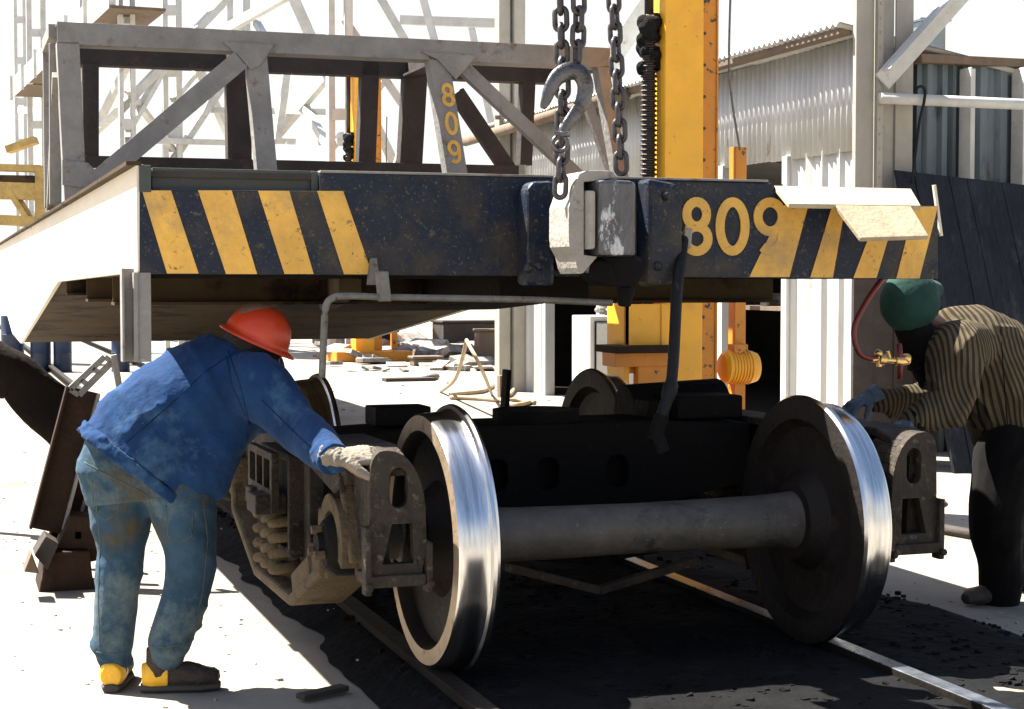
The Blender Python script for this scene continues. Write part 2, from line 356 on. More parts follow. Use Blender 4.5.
# ------------------------------------------------------------------ railway truck (bogie)
S = .958
WB = 2.15
def build_truck():
    root = thing('railway_truck', (0, 0, 0), 'rusty four wheeled railway truck on the track under the raised car', 'railway truck')
    # wheels: profile (radius, distance outward from the inner face)
    prof = [(.095, -.03), (.15, -.03), (.165, -.012), (.20, .03), (.30, .052), (.36, .04), (.385, .012), (.392, .0), (.462, .0), (.478, .004), (.485, .016), (.481, .028),
            (.468, .034), (.461, .046), (.458, .07), (.455, .105), (.451, .132), (.446, .14), (.392, .142), (.382, .132), (.370, .09), (.30, .085), (.21, .075), (.17, .12), (.155, .155), (.095, .155)]
    mats = [0]*len(prof)
    for i in range(len(prof)-1):
        r, a = prof[i]
        if 11 <= i <= 16: mats[i] = 1
        if i in (17,): mats[i] = 2
        if i in (9, 10): mats[i] = 1
    def wheel(side, parent, y):
        b = MB(); b.lathe(prof, lambda a, u, v: V((side*(.695+a), u+y, v+.457))*S, 96, mats)
        return b.build('wheel', [M['wheel'], M['tread'], M['rim']], parent, smooth=True, autos=30)
    for y in (0, WB):
        b = MB()
        pts = [(-1.10, .055), (-.93, .065), (-.92, .075), (-.85, .078), (-.84, .10), (-.67, .112), (-.63, .108), (-.5, .100), (0, .094), (.5, .100), (.63, .108), (.67, .112), (.84, .10), (.85, .078), (.92, .075), (.93, .065), (1.10, .055)]
        b.loft([V((x, y, .457))*S for x, r in pts], [r*S for x, r in pts], 40)
        ax = b.build('axle', M['axle'], root, smooth=True, autos=40)
        wheel(-1, ax, y); wheel(1, ax, y)
    # side frames
    def rib(b, pts, x0, x1, th, closed=False):
        n = len(pts)
        for i in range(n if closed else n-1):
            a = V((0,)+tuple(pts[i])); c = V((0,)+tuple(pts[(i+1) % n])); xm = V(((x0+x1)/2, 0, 0))
            d = (c-a).normalized()*th*.4
            b.bar((xm+a-d)*S, (xm+c+d)*S, th*S, abs(x1-x0)*S, up=(1, 0, 0))
    mir = lambda l: l+[(WB-p[0], p[1]) for p in reversed(l)]
    for side in (-1, 1):
        X = lambda x: side*x
        topl = mir([(-.26, .74), (-.22, .775), (-.12, .80), (.30, .80), (.62, .765)])
        tens = mir([(.17, .55), (.20, .33), (.36, .27), (.72, .13)])
        outer = topl+mir([(-.24, .42), (-.19, .36), (-.19, .55), (.17, .55), (.20, .33), (.36, .27), (.72, .13)])[::-1]
        c1 = [(.80, .30), (.80, .68), (WB-.80, .68), (WB-.80, .30)]
        t1 = [(.28, .60), (.68, .66), (.68, .36), (.36, .40)]
        t2 = [(WB-u, v) for u, v in t1]
        b = MB()
        b.prism([(p[0]*S, p[1]*S) for p in outer], [[(p[0]*S, p[1]*S) for p in h] for h in (c1, t1, t2)], X(1.03)*S, X(1.09)*S, fYZ)
        fr = b.build('side_frame', M['cast'], root, bevel=.006)
        b = MB(); rib(b, topl, X(.96), X(1.14), .035); b.build('top_flange', M['cast'], fr, bevel=.008)
        b = MB(); rib(b, c1, X(.97), X(1.15), .03, True); b.build('window_flange', M['cast'], fr, bevel=.006)
        b = MB(); rib(b, tens, X(.94), X(1.17), .045); rib(b, [(.22, .36), (.40, .31), (.70, .19)], X(1.09), X(1.15), .12); b.build('tension_flange', M['cast_light'], fr, bevel=.014)
        for y0, dr in ((0, -1), (WB, 1)):
            f = lambda u, v, d: V((X(1.018+(u-1.06)*.84), y0+dr*d, v))*S
            o = [(.955, .36), (1.165, .36), (1.17, .55), (1.165, .74)]+arc(1.11, .745, .055, .07, 20, 90, 4)+arc(1.09, .60, .155, .215, 90, 175, 8)+[(.93, .5)]
            slot = rrect(1.01, .62, 1.085, .755, .034)
            win = [(.985, .43), (1.115, .43), (1.075, .565), (.99, .565)]
            b = MB(); b.prism(o, [slot, win], .28, .32, f)
            ec = b.build('end_casting', M['cast'], fr, bevel=.010)
            b = MB(); rim_ = [o[i] for i in range(len(o))]
            n_ = len(rim_)
            for i in range(1, n_):
                p0, p1 = rim_[i], rim_[(i+1) % n_]
                b.hexa([f(p0[0], p0[1], .10), f(p1[0], p1[1], .10), f(1.06+(p1[0]-1.06)*.88, .58+(p1[1]-.58)*.92, .10), f(1.06+(p0[0]-1.06)*.88, .58+(p0[1]-.58)*.92, .10),
                        f(p0[0], p0[1], .279), f(p1[0], p1[1], .279), f(1.06+(p1[0]-1.06)*.88, .58+(p1[1]-.58)*.92, .279), f(1.06+(p0[0]-1.06)*.88, .58+(p0[1]-.58)*.92, .279)])
            b.build('casting_wall', M['cast'], ec, bevel=.004)
            b = MB(); b.box(f(.94, .355, .17), f(1.18, .395, .345)); b.build('retainer_shelf', M['cast'], fr, bevel=.006)
            for u in (.925, 1.18):
                b = MB(); b.box(f(u-.014, .33, .29), f(u+.014, .56 if u > 1 else .5, .345)); b.cyl(f(u, .36, .345), f(u, .36, .365), .014, 6); b.build('shelf_lug', M['cast'], fr, bevel=.005)
            # roller bearing and adapter
            b = MB(); g = lambda a, u, v: V((X(a), y0+u, .457+v))*S
            b.lathe([(.001, 1.22), (.045, 1.22), (.05, 1.20), (.082, 1.195), (.10, 1.175), (.112, 1.15), (.115, 1.0), (.001, 1.0)], g, 32)
            bo = b.build('bearing', M['cast_dark'], fr, smooth=True, autos=30)
            for k in range(3):
                a = R(90+120*k); c = V((X(1.20), y0+.055*math.cos(a), .457+.055*math.sin(a)))*S
                b = MB(); b.cyl(c, c+V((X(.035), 0, 0)), .016, 6); b.build('cap_bolt', M['cast_light'], bo)
            b = MB(); b.prism([(p[0]*S, p[1]*S) for p in arc(y0, .457, .175, .18, -20, 200, 20)+arc(y0, .457, .118, .118, 200, -20, 20)], [], X(1.0)*S, X(1.17)*S, fYZ)
            b.build('adapter', M['cast_light'], fr, bevel=.008)
            b = MB(); b.cyl(f(1.12, .68, -.02), f(1.21, .68, -.02), .048, 14); b.build('lug', M['cast'], fr, bevel=.008)
            b = MB(); b.cyl(f(1.13, .71, .06), f(1.20, .71, .06), .04, 14); b.build('lug', M['cast'], fr, bevel=.008)
            b = MB(); b.bar(f(1.185, .70, .04), f(1.185, .42, .20), .03, .05, (1, 0, 0)); b.build('pedestal_strap', M['cast_light'], fr, bevel=.01)
        yc = WB/2
        for j, (yy, xx) in enumerate([(yc-.16, 1.13), (yc, 1.13), (yc+.16, 1.13), (yc-.14, 1.0), (yc+.14, 1.0)]):
            b = MB(); pts = []
            for k in range(61):
                t = k/60; a = t*2*math.pi*4; pts.append(V((X(xx)+.058*math.cos(a), yy+.058*math.sin(a), .19+t*.25))*S)
            b.loft(pts, .021, 8); b.build('spring', M['cast_light'], fr, smooth=True)
        ye = lambda u, v, d: V((X(d), yc+u, v))*S
        b = MB(); b.prism([(-.25, .46), (.25, .46), (.25, .70), (-.25, .70)], [rrect(-.21, .55, -.09, .67, .012), rrect(-.06, .55, .06, .67, .012), rrect(.09, .55, .21, .67, .012)], 1.18, 1.21, ye)
        b.build('bolster_end', M['cast'], fr, bevel=.005)
        b = MB(); b.box(ye(-.245, .465, .95), ye(.245, .695, 1.14)); b.build('bolster_core', M['cast_dark'], fr, bevel=.005)
        for u0, u1, v0, v1, d1 in ((-.22, -.03, .45, .53, 1.27), (.05, .16, .46, .53, 1.24)):
            b = MB(); b.box(ye(u0, v0, 1.14), ye(u1, v1, d1)); b.build('wear_block', M['cast'], fr, bevel=.008)
    # bolster with holes
    b = MB(); T = lambda u, v, d: V((u, d, v))*S
    b.prism([(-.93, .50), (-.5, .42), (.5, .42), (.93, .50), (.93, .76), (.5, .78), (-.5, .78), (-.93, .76)], [rrect(-.30, .50, -.20, .64, .045)[::-1], rrect(-.07, .50, .03, .64, .045)[::-1], rrect(.25, .5, .35, .64, .045)[::-1]], .86, .90, T)
    b.prism([(-.93, .50), (-.5, .42), (.5, .42), (.93, .50), (.93, .76), (.5, .78), (-.5, .78), (-.93, .76)], [], .94, 1.27, T)
    bo = b.build('bolster', M['cast_dark'], root, bevel=.008)
    b = MB(); b.cyl(V((0, 1.07, .78))*S, V((0, 1.07, .83))*S, .18, 32); b.build('centre_bowl', M['cast_dark'], bo)
    b = MB()
    for x in (-.62, .62):
        b = MB(); b.box(V((x-.12, .98, .78))*S, V((x+.12, 1.16, .86))*S); b.build('side_bearing', M['cast_dark'], bo, bevel=.006)
    # brake beams (inside of each axle) and rigging
    for y, q in ((.40, 1), (WB-.40, -1)):
        b = MB()
        b.bar(V((-.72, y-.02, .36))*S, V((.72, y-.02, .36))*S, .06, .05)
        b.bar(V((-.70, y, .36))*S, V((0, y+.05, .27))*S, .04, .04); b.bar(V((.70, y, .36))*S, V((0, y+.05, .27))*S, .04, .04)
        b.bar(V((0, y, .36))*S, V((0, y+.05, .26))*S, .06, .05)
        bb = b.build('brake_beam', M['cast_dark'], root, bevel=.004)
        for x in (-.76, .76):
            b = MB(); c = 0 if q > 0 else WB
            b.prism([(c+q*.49*math.cos(R(a)), .457+.49*math.sin(R(a))) for a in (-30, -15, 0, 12)]+[(c+q*.55*math.cos(R(a)), .457+.55*math.sin(R(a))) for a in (12, 0, -15, -30)], [], (x-.04), (x+.04), lambda u, v, d: V((d, u, v))*S)
            b.build('brake_shoe', M['cast_dark'], bb)
    b = MB(); b.bar(V((-.02, 1.5, .32))*S, V((.02, 1.5, .98))*S, .02, .07, (0, 1, 0)); 
    b.bar(V((.1, .35, .30))*S, V((.1, 1.4, .30))*S, .03, .04)
    b.build('brake_lever', M['cast_dark'], root, bevel=.003)
    # V shaped safety strap under axle
    b = MB(); b.bar(P(500, 565, Y=.3), P(600, 590, Y=.3), .04, .03); b.bar(P(600, 590, Y=.3), P(700, 560, Y=.3), .04, .03); b.build('safety_strap', M['cast'], root, bevel=.003)
    # transom and tank filling the middle
    b = MB(); b.box(V((.60, .9, .78))*S, V((.92, 1.3, .88))*S); b.cyl(V((.50, 1.25, .78))*S, V((.98, 1.25, .80))*S, .13, 24); b.bar(V((-.6, 1.25, .66))*S, V((.2, 1.25, .66))*S, .12, .1)
    b.build('brake_cylinder', M['cast_dark'], root, bevel=.01)
    root.rotation_euler.z = R(.92)
    return root
build_truck()

# ------------------------------------------------------------------ railcar
CXL, CXR = -1.713, 1.385
def ribbon(b, pts, w, y0, y1):
    """flat stroke in XZ, closed if first==last"""
    closed = (V(pts[0])-V(pts[-1])).length < 1e-5
    if closed: pts = pts[:-1]
    n = len(pts); L = []; Rr = []
    for i in range(n):
        if closed: t = V(pts[(i+1) % n])-V(pts[i-1])
        else: t = V(pts[min(i+1, n-1)])-V(pts[max(i-1, 0)])
        t.normalize(); nn = V((-t.y, t.x))*w/2; L.append(V(pts[i])+nn); Rr.append(V(pts[i])-nn)
    for i in range(n if closed else n-1):
        j = (i+1) % n; q = [Rr[i], Rr[j], L[j], L[i]]
        b.hexa([(a.x, y1, a.y) for a in q]+[(a.x, y0, a.y) for a in q])
def digit(ch, cx, cz, w, h, st, b, y0, y1, lean=0):
    rx = w/2-st/2; H = h/2-st/2
    L = []
    if ch == '8':
        L.append(arc(0, H*.5, rx*.86, H*.5, 0, 360, 22)); L.append(arc(0, -H*.5, rx, H*.5, 0, 360, 22))
    if ch == '0': L.append(arc(0, 0, rx, H, 0, 360, 28))
    if ch == '9':
        L.append(arc(0, H*.4, rx, H*.6, 0, 360, 24))
        L.append([(rx, H*.4)]+arc(0, -H*.3, rx, H*.7, 0, -130, 12))
    for k, l in enumerate(L): ribbon(b, [(cx+p[0]+lean*p[1], cz+p[1]) for p in l], st, y0-.0008*k, y1-.0003*k)

def railcar():
    root = thing('flat_railcar', (-.16, 5, GZ), 'raised navy maintenance railcar with yellow hazard stripes and 809 on its end', 'railcar')
    YS = .223
    px = lambda x, y, dy=0: P(x, y, Y=YS+dy)
    q = lambda x, y: (px(x, y).x, px(x, y).z)
    # end sill plate : left part lower (the channel stands behind it), full height from px 320, notch on the right
    out = [q(139, 274), q(938, 279), q(938, 206), q(790, 203), q(772, 183), q(320, 171.5), q(320, 191), q(139, 189)]
    b = MB(); b.prism(out, [], YS, YS+.03, fXZ); sill = b.build('end_sill', M['navy'], root, bevel=.004)
    # painted hazard stripes
    def stripe(xa, xb, ya, xc, xd, yb):
        b = MB(); pts = [q(xa, ya), q(xb, ya), q(xd, yb), q(xc, yb)]
        b.prism(pts, [], YS-.0035, YS-.0005, fXZ); b.build('yellow_stripe', M['yellow_old'], sill)
    for s in [(142, 171, 190.5, 167, 198.5, 273.5), (198, 231.5, 190.5, 226, 257, 274), (258, 289, 190.8, 284.5, 313.5, 274), (317, 343, 191, 344, 372, 274.3)]: stripe(*s)
    for s in [(784, 808, 205, 749, 789, 277), (832, 845, 205.5, 810, 832.5, 277.5), (868, 888, 238, 853, 876, 278), (914, 937.5, 206.5, 896, 919, 278.5)]: stripe(*s)
    for ch, x0, x1 in (('8', 680, 712), ('0', 715, 749), ('9', 753, 786)):
        b = MB(); a, c = px(x0, 226), px(x1, 226); dz = (px(700, 197).z-px(700, 256).z)
        digit(ch, (a.x+c.x)/2, (px((x0+x1)/2, 197).z+px((x0+x1)/2, 256).z)/2, c.x-a.x, dz, .037, b, YS-.006, YS-.0006)
        b.build('painted_digit', M['yellow_old'], sill)
    # bottom angle of the sill
    b = MB(); a = px(140, 274); c = px(937, 279)
    b.box((CXL+.01, YS+.03, 1.335), (CXR, YS+.16, 1.36)); b.build('sill_angle', M['dark_under'], root)
    # recessed channel above the left stripes
    b = MB()
    x0, x1 = px(152, 180, .05).x, px(314, 180, .05).x; z0, z1 = px(230, 193, .05).z, px(230, 170, .05).z
    b.box((x0, YS+.05, z0-.02), (x1, YS+.065, z1)); b.box((x0, YS+.035, z1-.012), (x1, YS+.14, z1+.002))
    b.build('recessed_channel', M['sillgrey'], root, bevel=.002)
    b = MB(); b.box((px(313, 180).x, YS+.03, z0-.01), (px(320, 180).x, YS+.07, z1)); b.build('channel_end', M['sillgrey'], root, bevel=.002)
    b = MB(); b.box((px(139, 180).x, YS-.006, px(139, 192).z), (px(151, 180).x, YS+.09, px(139, 165).z))
    b.build('channel_end', M['sillgrey'], root, bevel=.002)
    # lit top lip
    b = MB(); a = q(320, 171.5); c = q(770, 183)
    b.box((a[0], YS-.008, a[1]-.004), (c[0]-.01, YS+.06, a[1]+.004)); b.build('top_lip', M['cage'], root, bevel=.0015)
    # sloping step plate and its bent flap
    b = MB(); A = [px(774, 185.5, .015), px(911, 188.5, .015), px(921, 205.5, -.17), px(789, 203.5, -.17)]
    n = V((0, .004, -.018)); b.hexa([v+n for v in A]+A); b.build('step_plate', M['plate_cream'], root, bevel=.003)
    b = MB(); A = [px(836, 205, -.175), px(911, 206, -.175), px(929, 236, -.30), px(861, 238, -.30)]
    n = V((0, .012, -.014)); b.hexa([v+n for v in A]+A); b.build('bent_flap', M['plate_cream'], root, bevel=.003)
    b = MB(); b.bar(px(934, 185, .02), px(941, 236, .02), .012, .012); b.build('thin_edge_bar', M['white_side'], root)
    # deep fish belly sides
    prof = [(YS+.001, 1.72), (16, 1.76), (16, 1.32), (11.5, .82), (9.6, .79), (4.45, 1.325), (YS+.001, 1.357)]
    for x0, x1 in ((CXL-.012, CXL+.012), (CXR-.014, CXR-.001)):
        if x0 > 0: prof = [(.27, 1.59), (.9, 1.59), (1.2, 1.7)]+prof[1:-1]+[(.27, 1.357)]
        b = MB(); b.prism(prof, [], x0, x1, fYZ); b.build('side_plate', M['white_side'], root, bevel=.003)
    b = MB(); b.bar((CXL-.02, YS, 1.722), (CXL-.02, 16, 1.762), .05, .014); b.build('top_rail', M['tan_under'], root)
    # deck and underside
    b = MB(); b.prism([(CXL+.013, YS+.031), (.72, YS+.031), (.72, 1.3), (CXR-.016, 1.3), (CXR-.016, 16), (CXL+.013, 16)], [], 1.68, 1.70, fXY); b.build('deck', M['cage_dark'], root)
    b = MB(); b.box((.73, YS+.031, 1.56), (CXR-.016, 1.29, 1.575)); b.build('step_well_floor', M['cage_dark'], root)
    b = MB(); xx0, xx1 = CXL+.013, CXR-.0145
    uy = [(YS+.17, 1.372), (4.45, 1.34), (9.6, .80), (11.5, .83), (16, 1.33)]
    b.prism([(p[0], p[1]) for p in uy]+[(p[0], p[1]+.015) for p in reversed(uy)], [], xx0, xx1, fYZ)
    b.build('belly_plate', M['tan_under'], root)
    # cross bearers, centre sill, body bolster
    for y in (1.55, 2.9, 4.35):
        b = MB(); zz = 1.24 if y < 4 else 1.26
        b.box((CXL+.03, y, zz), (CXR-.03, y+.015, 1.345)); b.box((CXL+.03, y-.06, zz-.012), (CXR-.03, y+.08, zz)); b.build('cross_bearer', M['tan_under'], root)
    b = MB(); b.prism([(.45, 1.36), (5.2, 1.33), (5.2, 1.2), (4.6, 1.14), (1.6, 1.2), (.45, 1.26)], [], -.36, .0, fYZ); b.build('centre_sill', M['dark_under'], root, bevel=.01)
    b = MB(); b.bar((-.95, .4, 1.33), (-.55, 2.6, 1.24), .08, .1); b.build('diagonal_brace', M['tan_under'], root)
    # corner post hanging below the sill
    b = MB(); x0, x1 = px(122, 300).x, px(151, 300).x; zb = px(136, 362).z
    xm = px(136, 300).x
    b.box((xm, YS-.004, zb), (x1, YS+.012, 1.355)); b.box((xm-.008, YS-.012, zb), (xm+.006, YS+.10, 1.355)); b.box((x0, YS+.05, zb), (xm, YS+.065, 1.37)); b.box((x0, YS+.0, zb), (x0+.008, YS+.05, 1.37))
    b.build('corner_post', M['cage'], root, bevel=.0015)
    # rod hanger and uncoupling rod
    rod = MB(); pts = [P(322, 378, Y=.08), P(324, 330, Y=.08), P(326, 306, Y=.08), P(333, 298, Y=.08), P(345, 296, Y=.08), P(380, 297, Y=.08), P(460, 298.5, Y=.08), P(540, 300, Y=.08), P(612, 303, Y=.08)]
    rod.loft(smooth_path(pts, 4), .0125, 10); rod.build('uncoupling_rod', M['rod'], root, smooth=True)
    b = MB(); b.prism([(px(366, 270).x, 1.36), (px(377, 270).x, 1.36), (px(380, 301).x, px(378, 301).z), (px(369, 301).x, px(372, 301).z)], [], .06, .1, fXZ); b.build('hanger_bracket', M['rod'], root, bevel=.003)
    b = MB()
    b.prism([(px(369, 258).x, px(370, 258).z), (px(375, 258).x, px(370, 258).z), (px(379, 290).x, px(378, 285).z), (px(366, 290).x, px(372, 285).z)], [], YS-.03, YS-.004, fXZ)
    b.build('rod_hanger', M['rod'], root, bevel=.003)
    # ---------- coupler
    Z6 = lambda x, y, Y: P(500+x/4.43, 160+y/4.43, Y=Y)   # from enlarged view
    cp = MB(); g = [(232, 205), (262, 165), (300, 105), (345, 62), (385, 48), (440, 46), (500, 50), (520, 75), (430, 92), (372, 96), (372, 420), (432, 428), (395, 470), (368, 500), (335, 505), (312, 478), (285, 425), (238, 382), (230, 340)]
    a = [(Z6(x if x > 372 else 305+(x-232)*67/140, y, -.36).x, Z6(x, y, -.36).z) for x, y in g]; cp.prism(a, [], -.36, -.17, fXZ)
    co = cp.build('coupler_head', M['coupler_light'], root, bevel=.024)
    b = MB()
    cx, cz0, cz1 = Z6(508, 260, -.38).x, Z6(508, 425, -.38).z, Z6(508, 92, -.38).z
    x0, x1 = Z6(420, 260, -.38).x, Z6(622, 260, -.38).x
    pl = [(x0, -.30), (x0+.004, -.40), (x0+.03, -.43), (x0+.07, -.435), (x1-.04, -.41), (x1-.01, -.36), (x1, -.28), (x1, -.16), (x0, -.16)]
    b.prism(pl, [], cz0, cz1, fXY); b.build('knuckle', M['worn'], co, bevel=.018)
    b = MB(); x0, x1 = Z6(374, 260, -.36).x, Z6(413, 260, -.36).x
    b.prism([(x0, -.34), (x0+.01, -.385), (x1-.004, -.395), (x1-.002, -.2), (x0, -.2)], [], Z6(390, 395, -.38).z, Z6(390, 135, -.38).z, fXY); b.build('knuckle_tail', M['coupler_light'], co, bevel=.008)
    b = MB(); b.cyl((x1+.085, -.27, cz1+.0), (x1+.085, -.27, cz1+.022), .032, 16); b.build('knuckle_pin', M['worn'], co, bevel=.004)
    b = MB()
    b.box((Z6(330, 0, -.1).x, -.13, Z6(0, 470, -.1).z), (Z6(600, 0, -.1).x, -.02, Z6(0, 100, -.1).z))
    b.cyl((-.2, -.1, 1.5), (-.2, .6, 1.5), .09, 20)
    b.build('coupler_body', M['cast_dark'], co, bevel=.015)
    # lower lug casting and lock lifter
    b = MB(); b.prism([(Z6(x, y, -.2).x, Z6(x, y, -.2).z) for x, y in [(430, 430), (600, 430), (640, 480), (600, 560), (470, 560), (400, 500)]], [], -.22, -.05, fXZ)
    b.cyl(Z6(445, 490, -.24), Z6(445, 490, -.15), .04, 18)
    b.cyl(Z6(560, 560, -.12), Z6(550, 650, -.12), .035, 12, .022); b.build('lock_lifter', M['cast_dark'], co, bevel=.008)
    # striker casting round the coupler pocket
    b = MB(); ol = [(Z6(x, y, YS-.08).x, Z6(x, y, YS-.08).z) for x, y in [(108, 560), (108, 130), (135, 95), (232, 93), (232, 560)]]
    b.prism(ol, [], YS-.11, YS-.001, fXZ)
    ol = [(Z6(x, y, YS-.08).x, Z6(x, y, YS-.08).z) for x, y in [(640, 560), (640, 80), (770, 105), (795, 140), (795, 470), (740, 560)]]
    b.prism(ol, [], YS-.11, YS-.001, fXZ)
    b.box((Z6(232, 0, YS).x, YS-.06, 1.36), (Z6(640, 0, YS).x, YS-.002, 1.42))
    st = b.build('striker_casting', M['navy'], root, bevel=.018)
    for x, y in ((175, 470), (125, 480), (735, 160), (700, 470)): b = MB(); b.ball(Z6(x, y, YS-.112), .018, 10, 6); b.build('rivet', M['navy'], st, smooth=True)
    # air hose
    b = MB(); pts = [P(683, 240, Y=.20), P(681, 258, Y=.12), P(677, 290, Y=.05), P(675, 330, Y=.02), P(673, 365, Y=0), P(670, 390, Y=-.01), P(662, 415, Y=-.02), P(655, 436, Y=-.02)]
    sp = smooth_path(pts, 5); b.loft(sp, [.021]*24+[.027]*3+[.022]*(len(sp)-27), 12); h = b.build('air_hose', M['black'], root, smooth=True)
    b = MB(); b.cyl(P(662, 415, Y=-.02), P(654, 440, Y=-.02), .027, 12); b.cyl(P(656, 432, Y=-.02), P(664, 452, Y=-.04), .024, 10); b.build('hose_coupling', M['cast_dark'], h, smooth=True, autos=40)
    b = MB(); b.bar(px(688, 228, -.012), px(686, 248, -.012), .035, .02); b.build('angle_cock', M['coupler_light'], h, bevel=.006)
    # ---------- truss cage
    FY, BY = 4.8, 5.7
    f = lambda x, y: P(x, y, Y=FY); k = lambda x, y: P(x, y, Y=BY)
    def member(name, a, c, wd, dp, m, parent=root):
        """channel member lying in XZ: web plate facing the front plus two flanges behind"""
        b = MB(); a = V(a); c = V(c); t = (c-a).normalized(); n = V((0, 1, 0)).cross(t).normalized()
        b.bar(a, c, .012, wd, up=n)
        for s_ in (-1, 1): b.bar(a+n*s_*(wd/2-.006)+V((0, dp/2+.0062, 0)), c+n*s_*(wd/2-.006)+V((0, dp/2+.0062, 0)), dp, .012, up=n)
        return b.build(name, m, parent, bevel=.0015)
    zt = f(57, 22).z; xa = f(57, 22).x; xb = f(610, 48).x
    member('top_chord', (xa, FY, zt-.062), (xb, FY, zt-.062), .13, .16, M['cage'])
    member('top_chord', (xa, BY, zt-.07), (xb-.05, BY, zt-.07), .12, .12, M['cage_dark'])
    for xx in (xa+.06, f(250, 40).x, f(445, 50).x, xb-.06):
        b = MB(); b.box((xx-.05, FY+.17, zt-.13), (xx+.05, BY-.01, zt-.115)); b.box((xx-.006, FY+.17, zt-.115), (xx+.006, BY-.01, zt-.02)); b.build('cross_tie', M['cage_dark'], root)
    member('cage_post', f(68, 42), f(76, 205), .13, .12, M['cage'])
    member('cage_post', f(256, 46), f(268, 180), .125, .1, M['cage'])
    p8 = member('cage_post', f(438, 54), f(459, 185), .135, .1, M['cage'])
    member('cage_post', f(603, 66), f(624, 185), .08, .1, M['cage'])
    member('cage_diagonal', f(240, 60) + V((0, -.02, 0)), f(92, 185)+V((0, -.02, 0)), .12, .06, M['cage'])
    member('cage_diagonal', f(466, 68)+V((0, .02, 0)), f(590, 185)+V((0, .02, 0)), .085, .06, M['cage'])
    for g, nm in (([(62, 185), (62, 160), (88, 163), (102, 178), (100, 190)], 1), ([(222, 42), (274, 45), (259, 66), (250, 70), (240, 58)], 1), ([(420, 52), (476, 56), (455, 80), (437, 60)], 1)):
        b = MB(); b.prism([(f(x, y).x, f(x, y).z) for x, y in g], [], FY-.022, FY-.0075, fXZ); b.build('gusset_plate', M['cage'], root, bevel=.0015)
    # number 809 down the post
    for ch, x, y in (('8', 447.5, 95), ('0', 451, 123.5), ('9', 454, 152)):
        b = MB(); c = f(x, y); digit(ch, c.x, c.z, .088, .15, .024, b, FY-.011, FY-.0065, -.12); b.build('painted_digit', M['yellow_old'], p8)
    # back frame, shade put into a darker steel colour
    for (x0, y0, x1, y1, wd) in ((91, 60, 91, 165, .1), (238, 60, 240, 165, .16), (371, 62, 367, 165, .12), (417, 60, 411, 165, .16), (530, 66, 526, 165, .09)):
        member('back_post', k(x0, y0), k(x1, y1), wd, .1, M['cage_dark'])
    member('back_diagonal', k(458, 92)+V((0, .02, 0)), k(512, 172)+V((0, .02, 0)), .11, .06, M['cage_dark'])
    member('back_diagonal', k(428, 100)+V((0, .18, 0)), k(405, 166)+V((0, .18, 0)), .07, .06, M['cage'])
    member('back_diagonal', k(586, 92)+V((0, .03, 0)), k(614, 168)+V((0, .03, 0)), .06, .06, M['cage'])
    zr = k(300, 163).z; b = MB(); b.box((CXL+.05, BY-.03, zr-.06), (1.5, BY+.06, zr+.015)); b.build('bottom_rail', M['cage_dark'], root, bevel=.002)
    # left side bracing between front and back frames
    for (a, c) in (((xa, FY+.2, zt-.1), (xa, FY+.35, 1.8)), ((xa, BY, zt), (xa, BY, 1.8)), ((xa+.01, FY+.1, zt-.3), (xa+.01, BY-.05, 1.8))):
        b = MB(); b.bar(a, c, .07, .05, up=(0, 1, 0)); b.build('side_brace', M['cage'], root, bevel=.0015)
    b = MB(); b.bar((xa, FY+.16, zt-.03), (xa, BY, zt-.03), .08, .08); b.build('side_chord', M['cage'], root)
railcar()

# ------------------------------------------------------------------ chains and hook
def link_mesh(p=.06, r=.0092, wd=.0195):
    b = MB(); pts = []
    h = max(.004, p/2+r*.9-wd)
    for a in range(0, 181, 22): pts.append(V((wd*math.cos(R(a)), 0, h+wd*math.sin(R(a)))))
    for a in range(180, 361, 22): pts.append(V((wd*math.cos(R(a)), 0, -h+wd*math.sin(R(a)))))
    b.loft(pts, r, 8, ref=(0, 1, 0), closed=True)
    return b
def chain(label, path, seed=0):
    path = [V(p) for p in path]; base = path[-1]
    root = thing('lifting_chain', base, label, 'chain', 'steel chains hanging over the coupler')
    L = [0]
    for i in range(len(path)-1): L.append(L[-1]+(path[i+1]-path[i]).length)
    pitch = .055; n = int(L[-1]/pitch); first = None
    def at(s):
        for i in range(len(L)-1):
            if s <= L[i+1]: return path[i].lerp(path[i+1], (s-L[i])/(L[i+1]-L[i]))
        return path[-1]
    for i in range(n):
        c = at((i+.5)*pitch); t = (at(min(L[-1], (i+1)*pitch))-at(i*pitch)).normalized()
        q = t.to_track_quat('Z', 'Y').to_matrix().to_4x4() @ Matrix.Rotation(R(35+seed*50+(90 if i % 2 else 0)+random.uniform(-9, 9)), 4, 'Z')
        mw = Matrix.Translation(c-base) @ q
        if first is None:
            first = link_mesh(.0585).build('chain_link', M['chain'], root, smooth=True, raw=True); first.matrix_local = mw
        else: share(first, 'chain_link', root, mw)
    return root
cy = -.32
chain('leftmost chain, hanging past the hook down to the pale coupler head', [P(559, -40, Y=cy), P(562, 60, Y=cy), P(563, 120, Y=cy), P(560, 195, Y=cy)], 0)
chain('middle chain, short run ending at the worn steel hook', [P(578, -40, Y=cy-.03), P(579, 10, Y=cy-.03), P(577, 76, Y=cy-.03)], 1)
chain('rightmost chain, reaching down behind the coupler knuckle', [P(612, -40, Y=cy+.12), P(616, 50, Y=cy+.12), P(622, 182, Y=cy+.12)], 2)
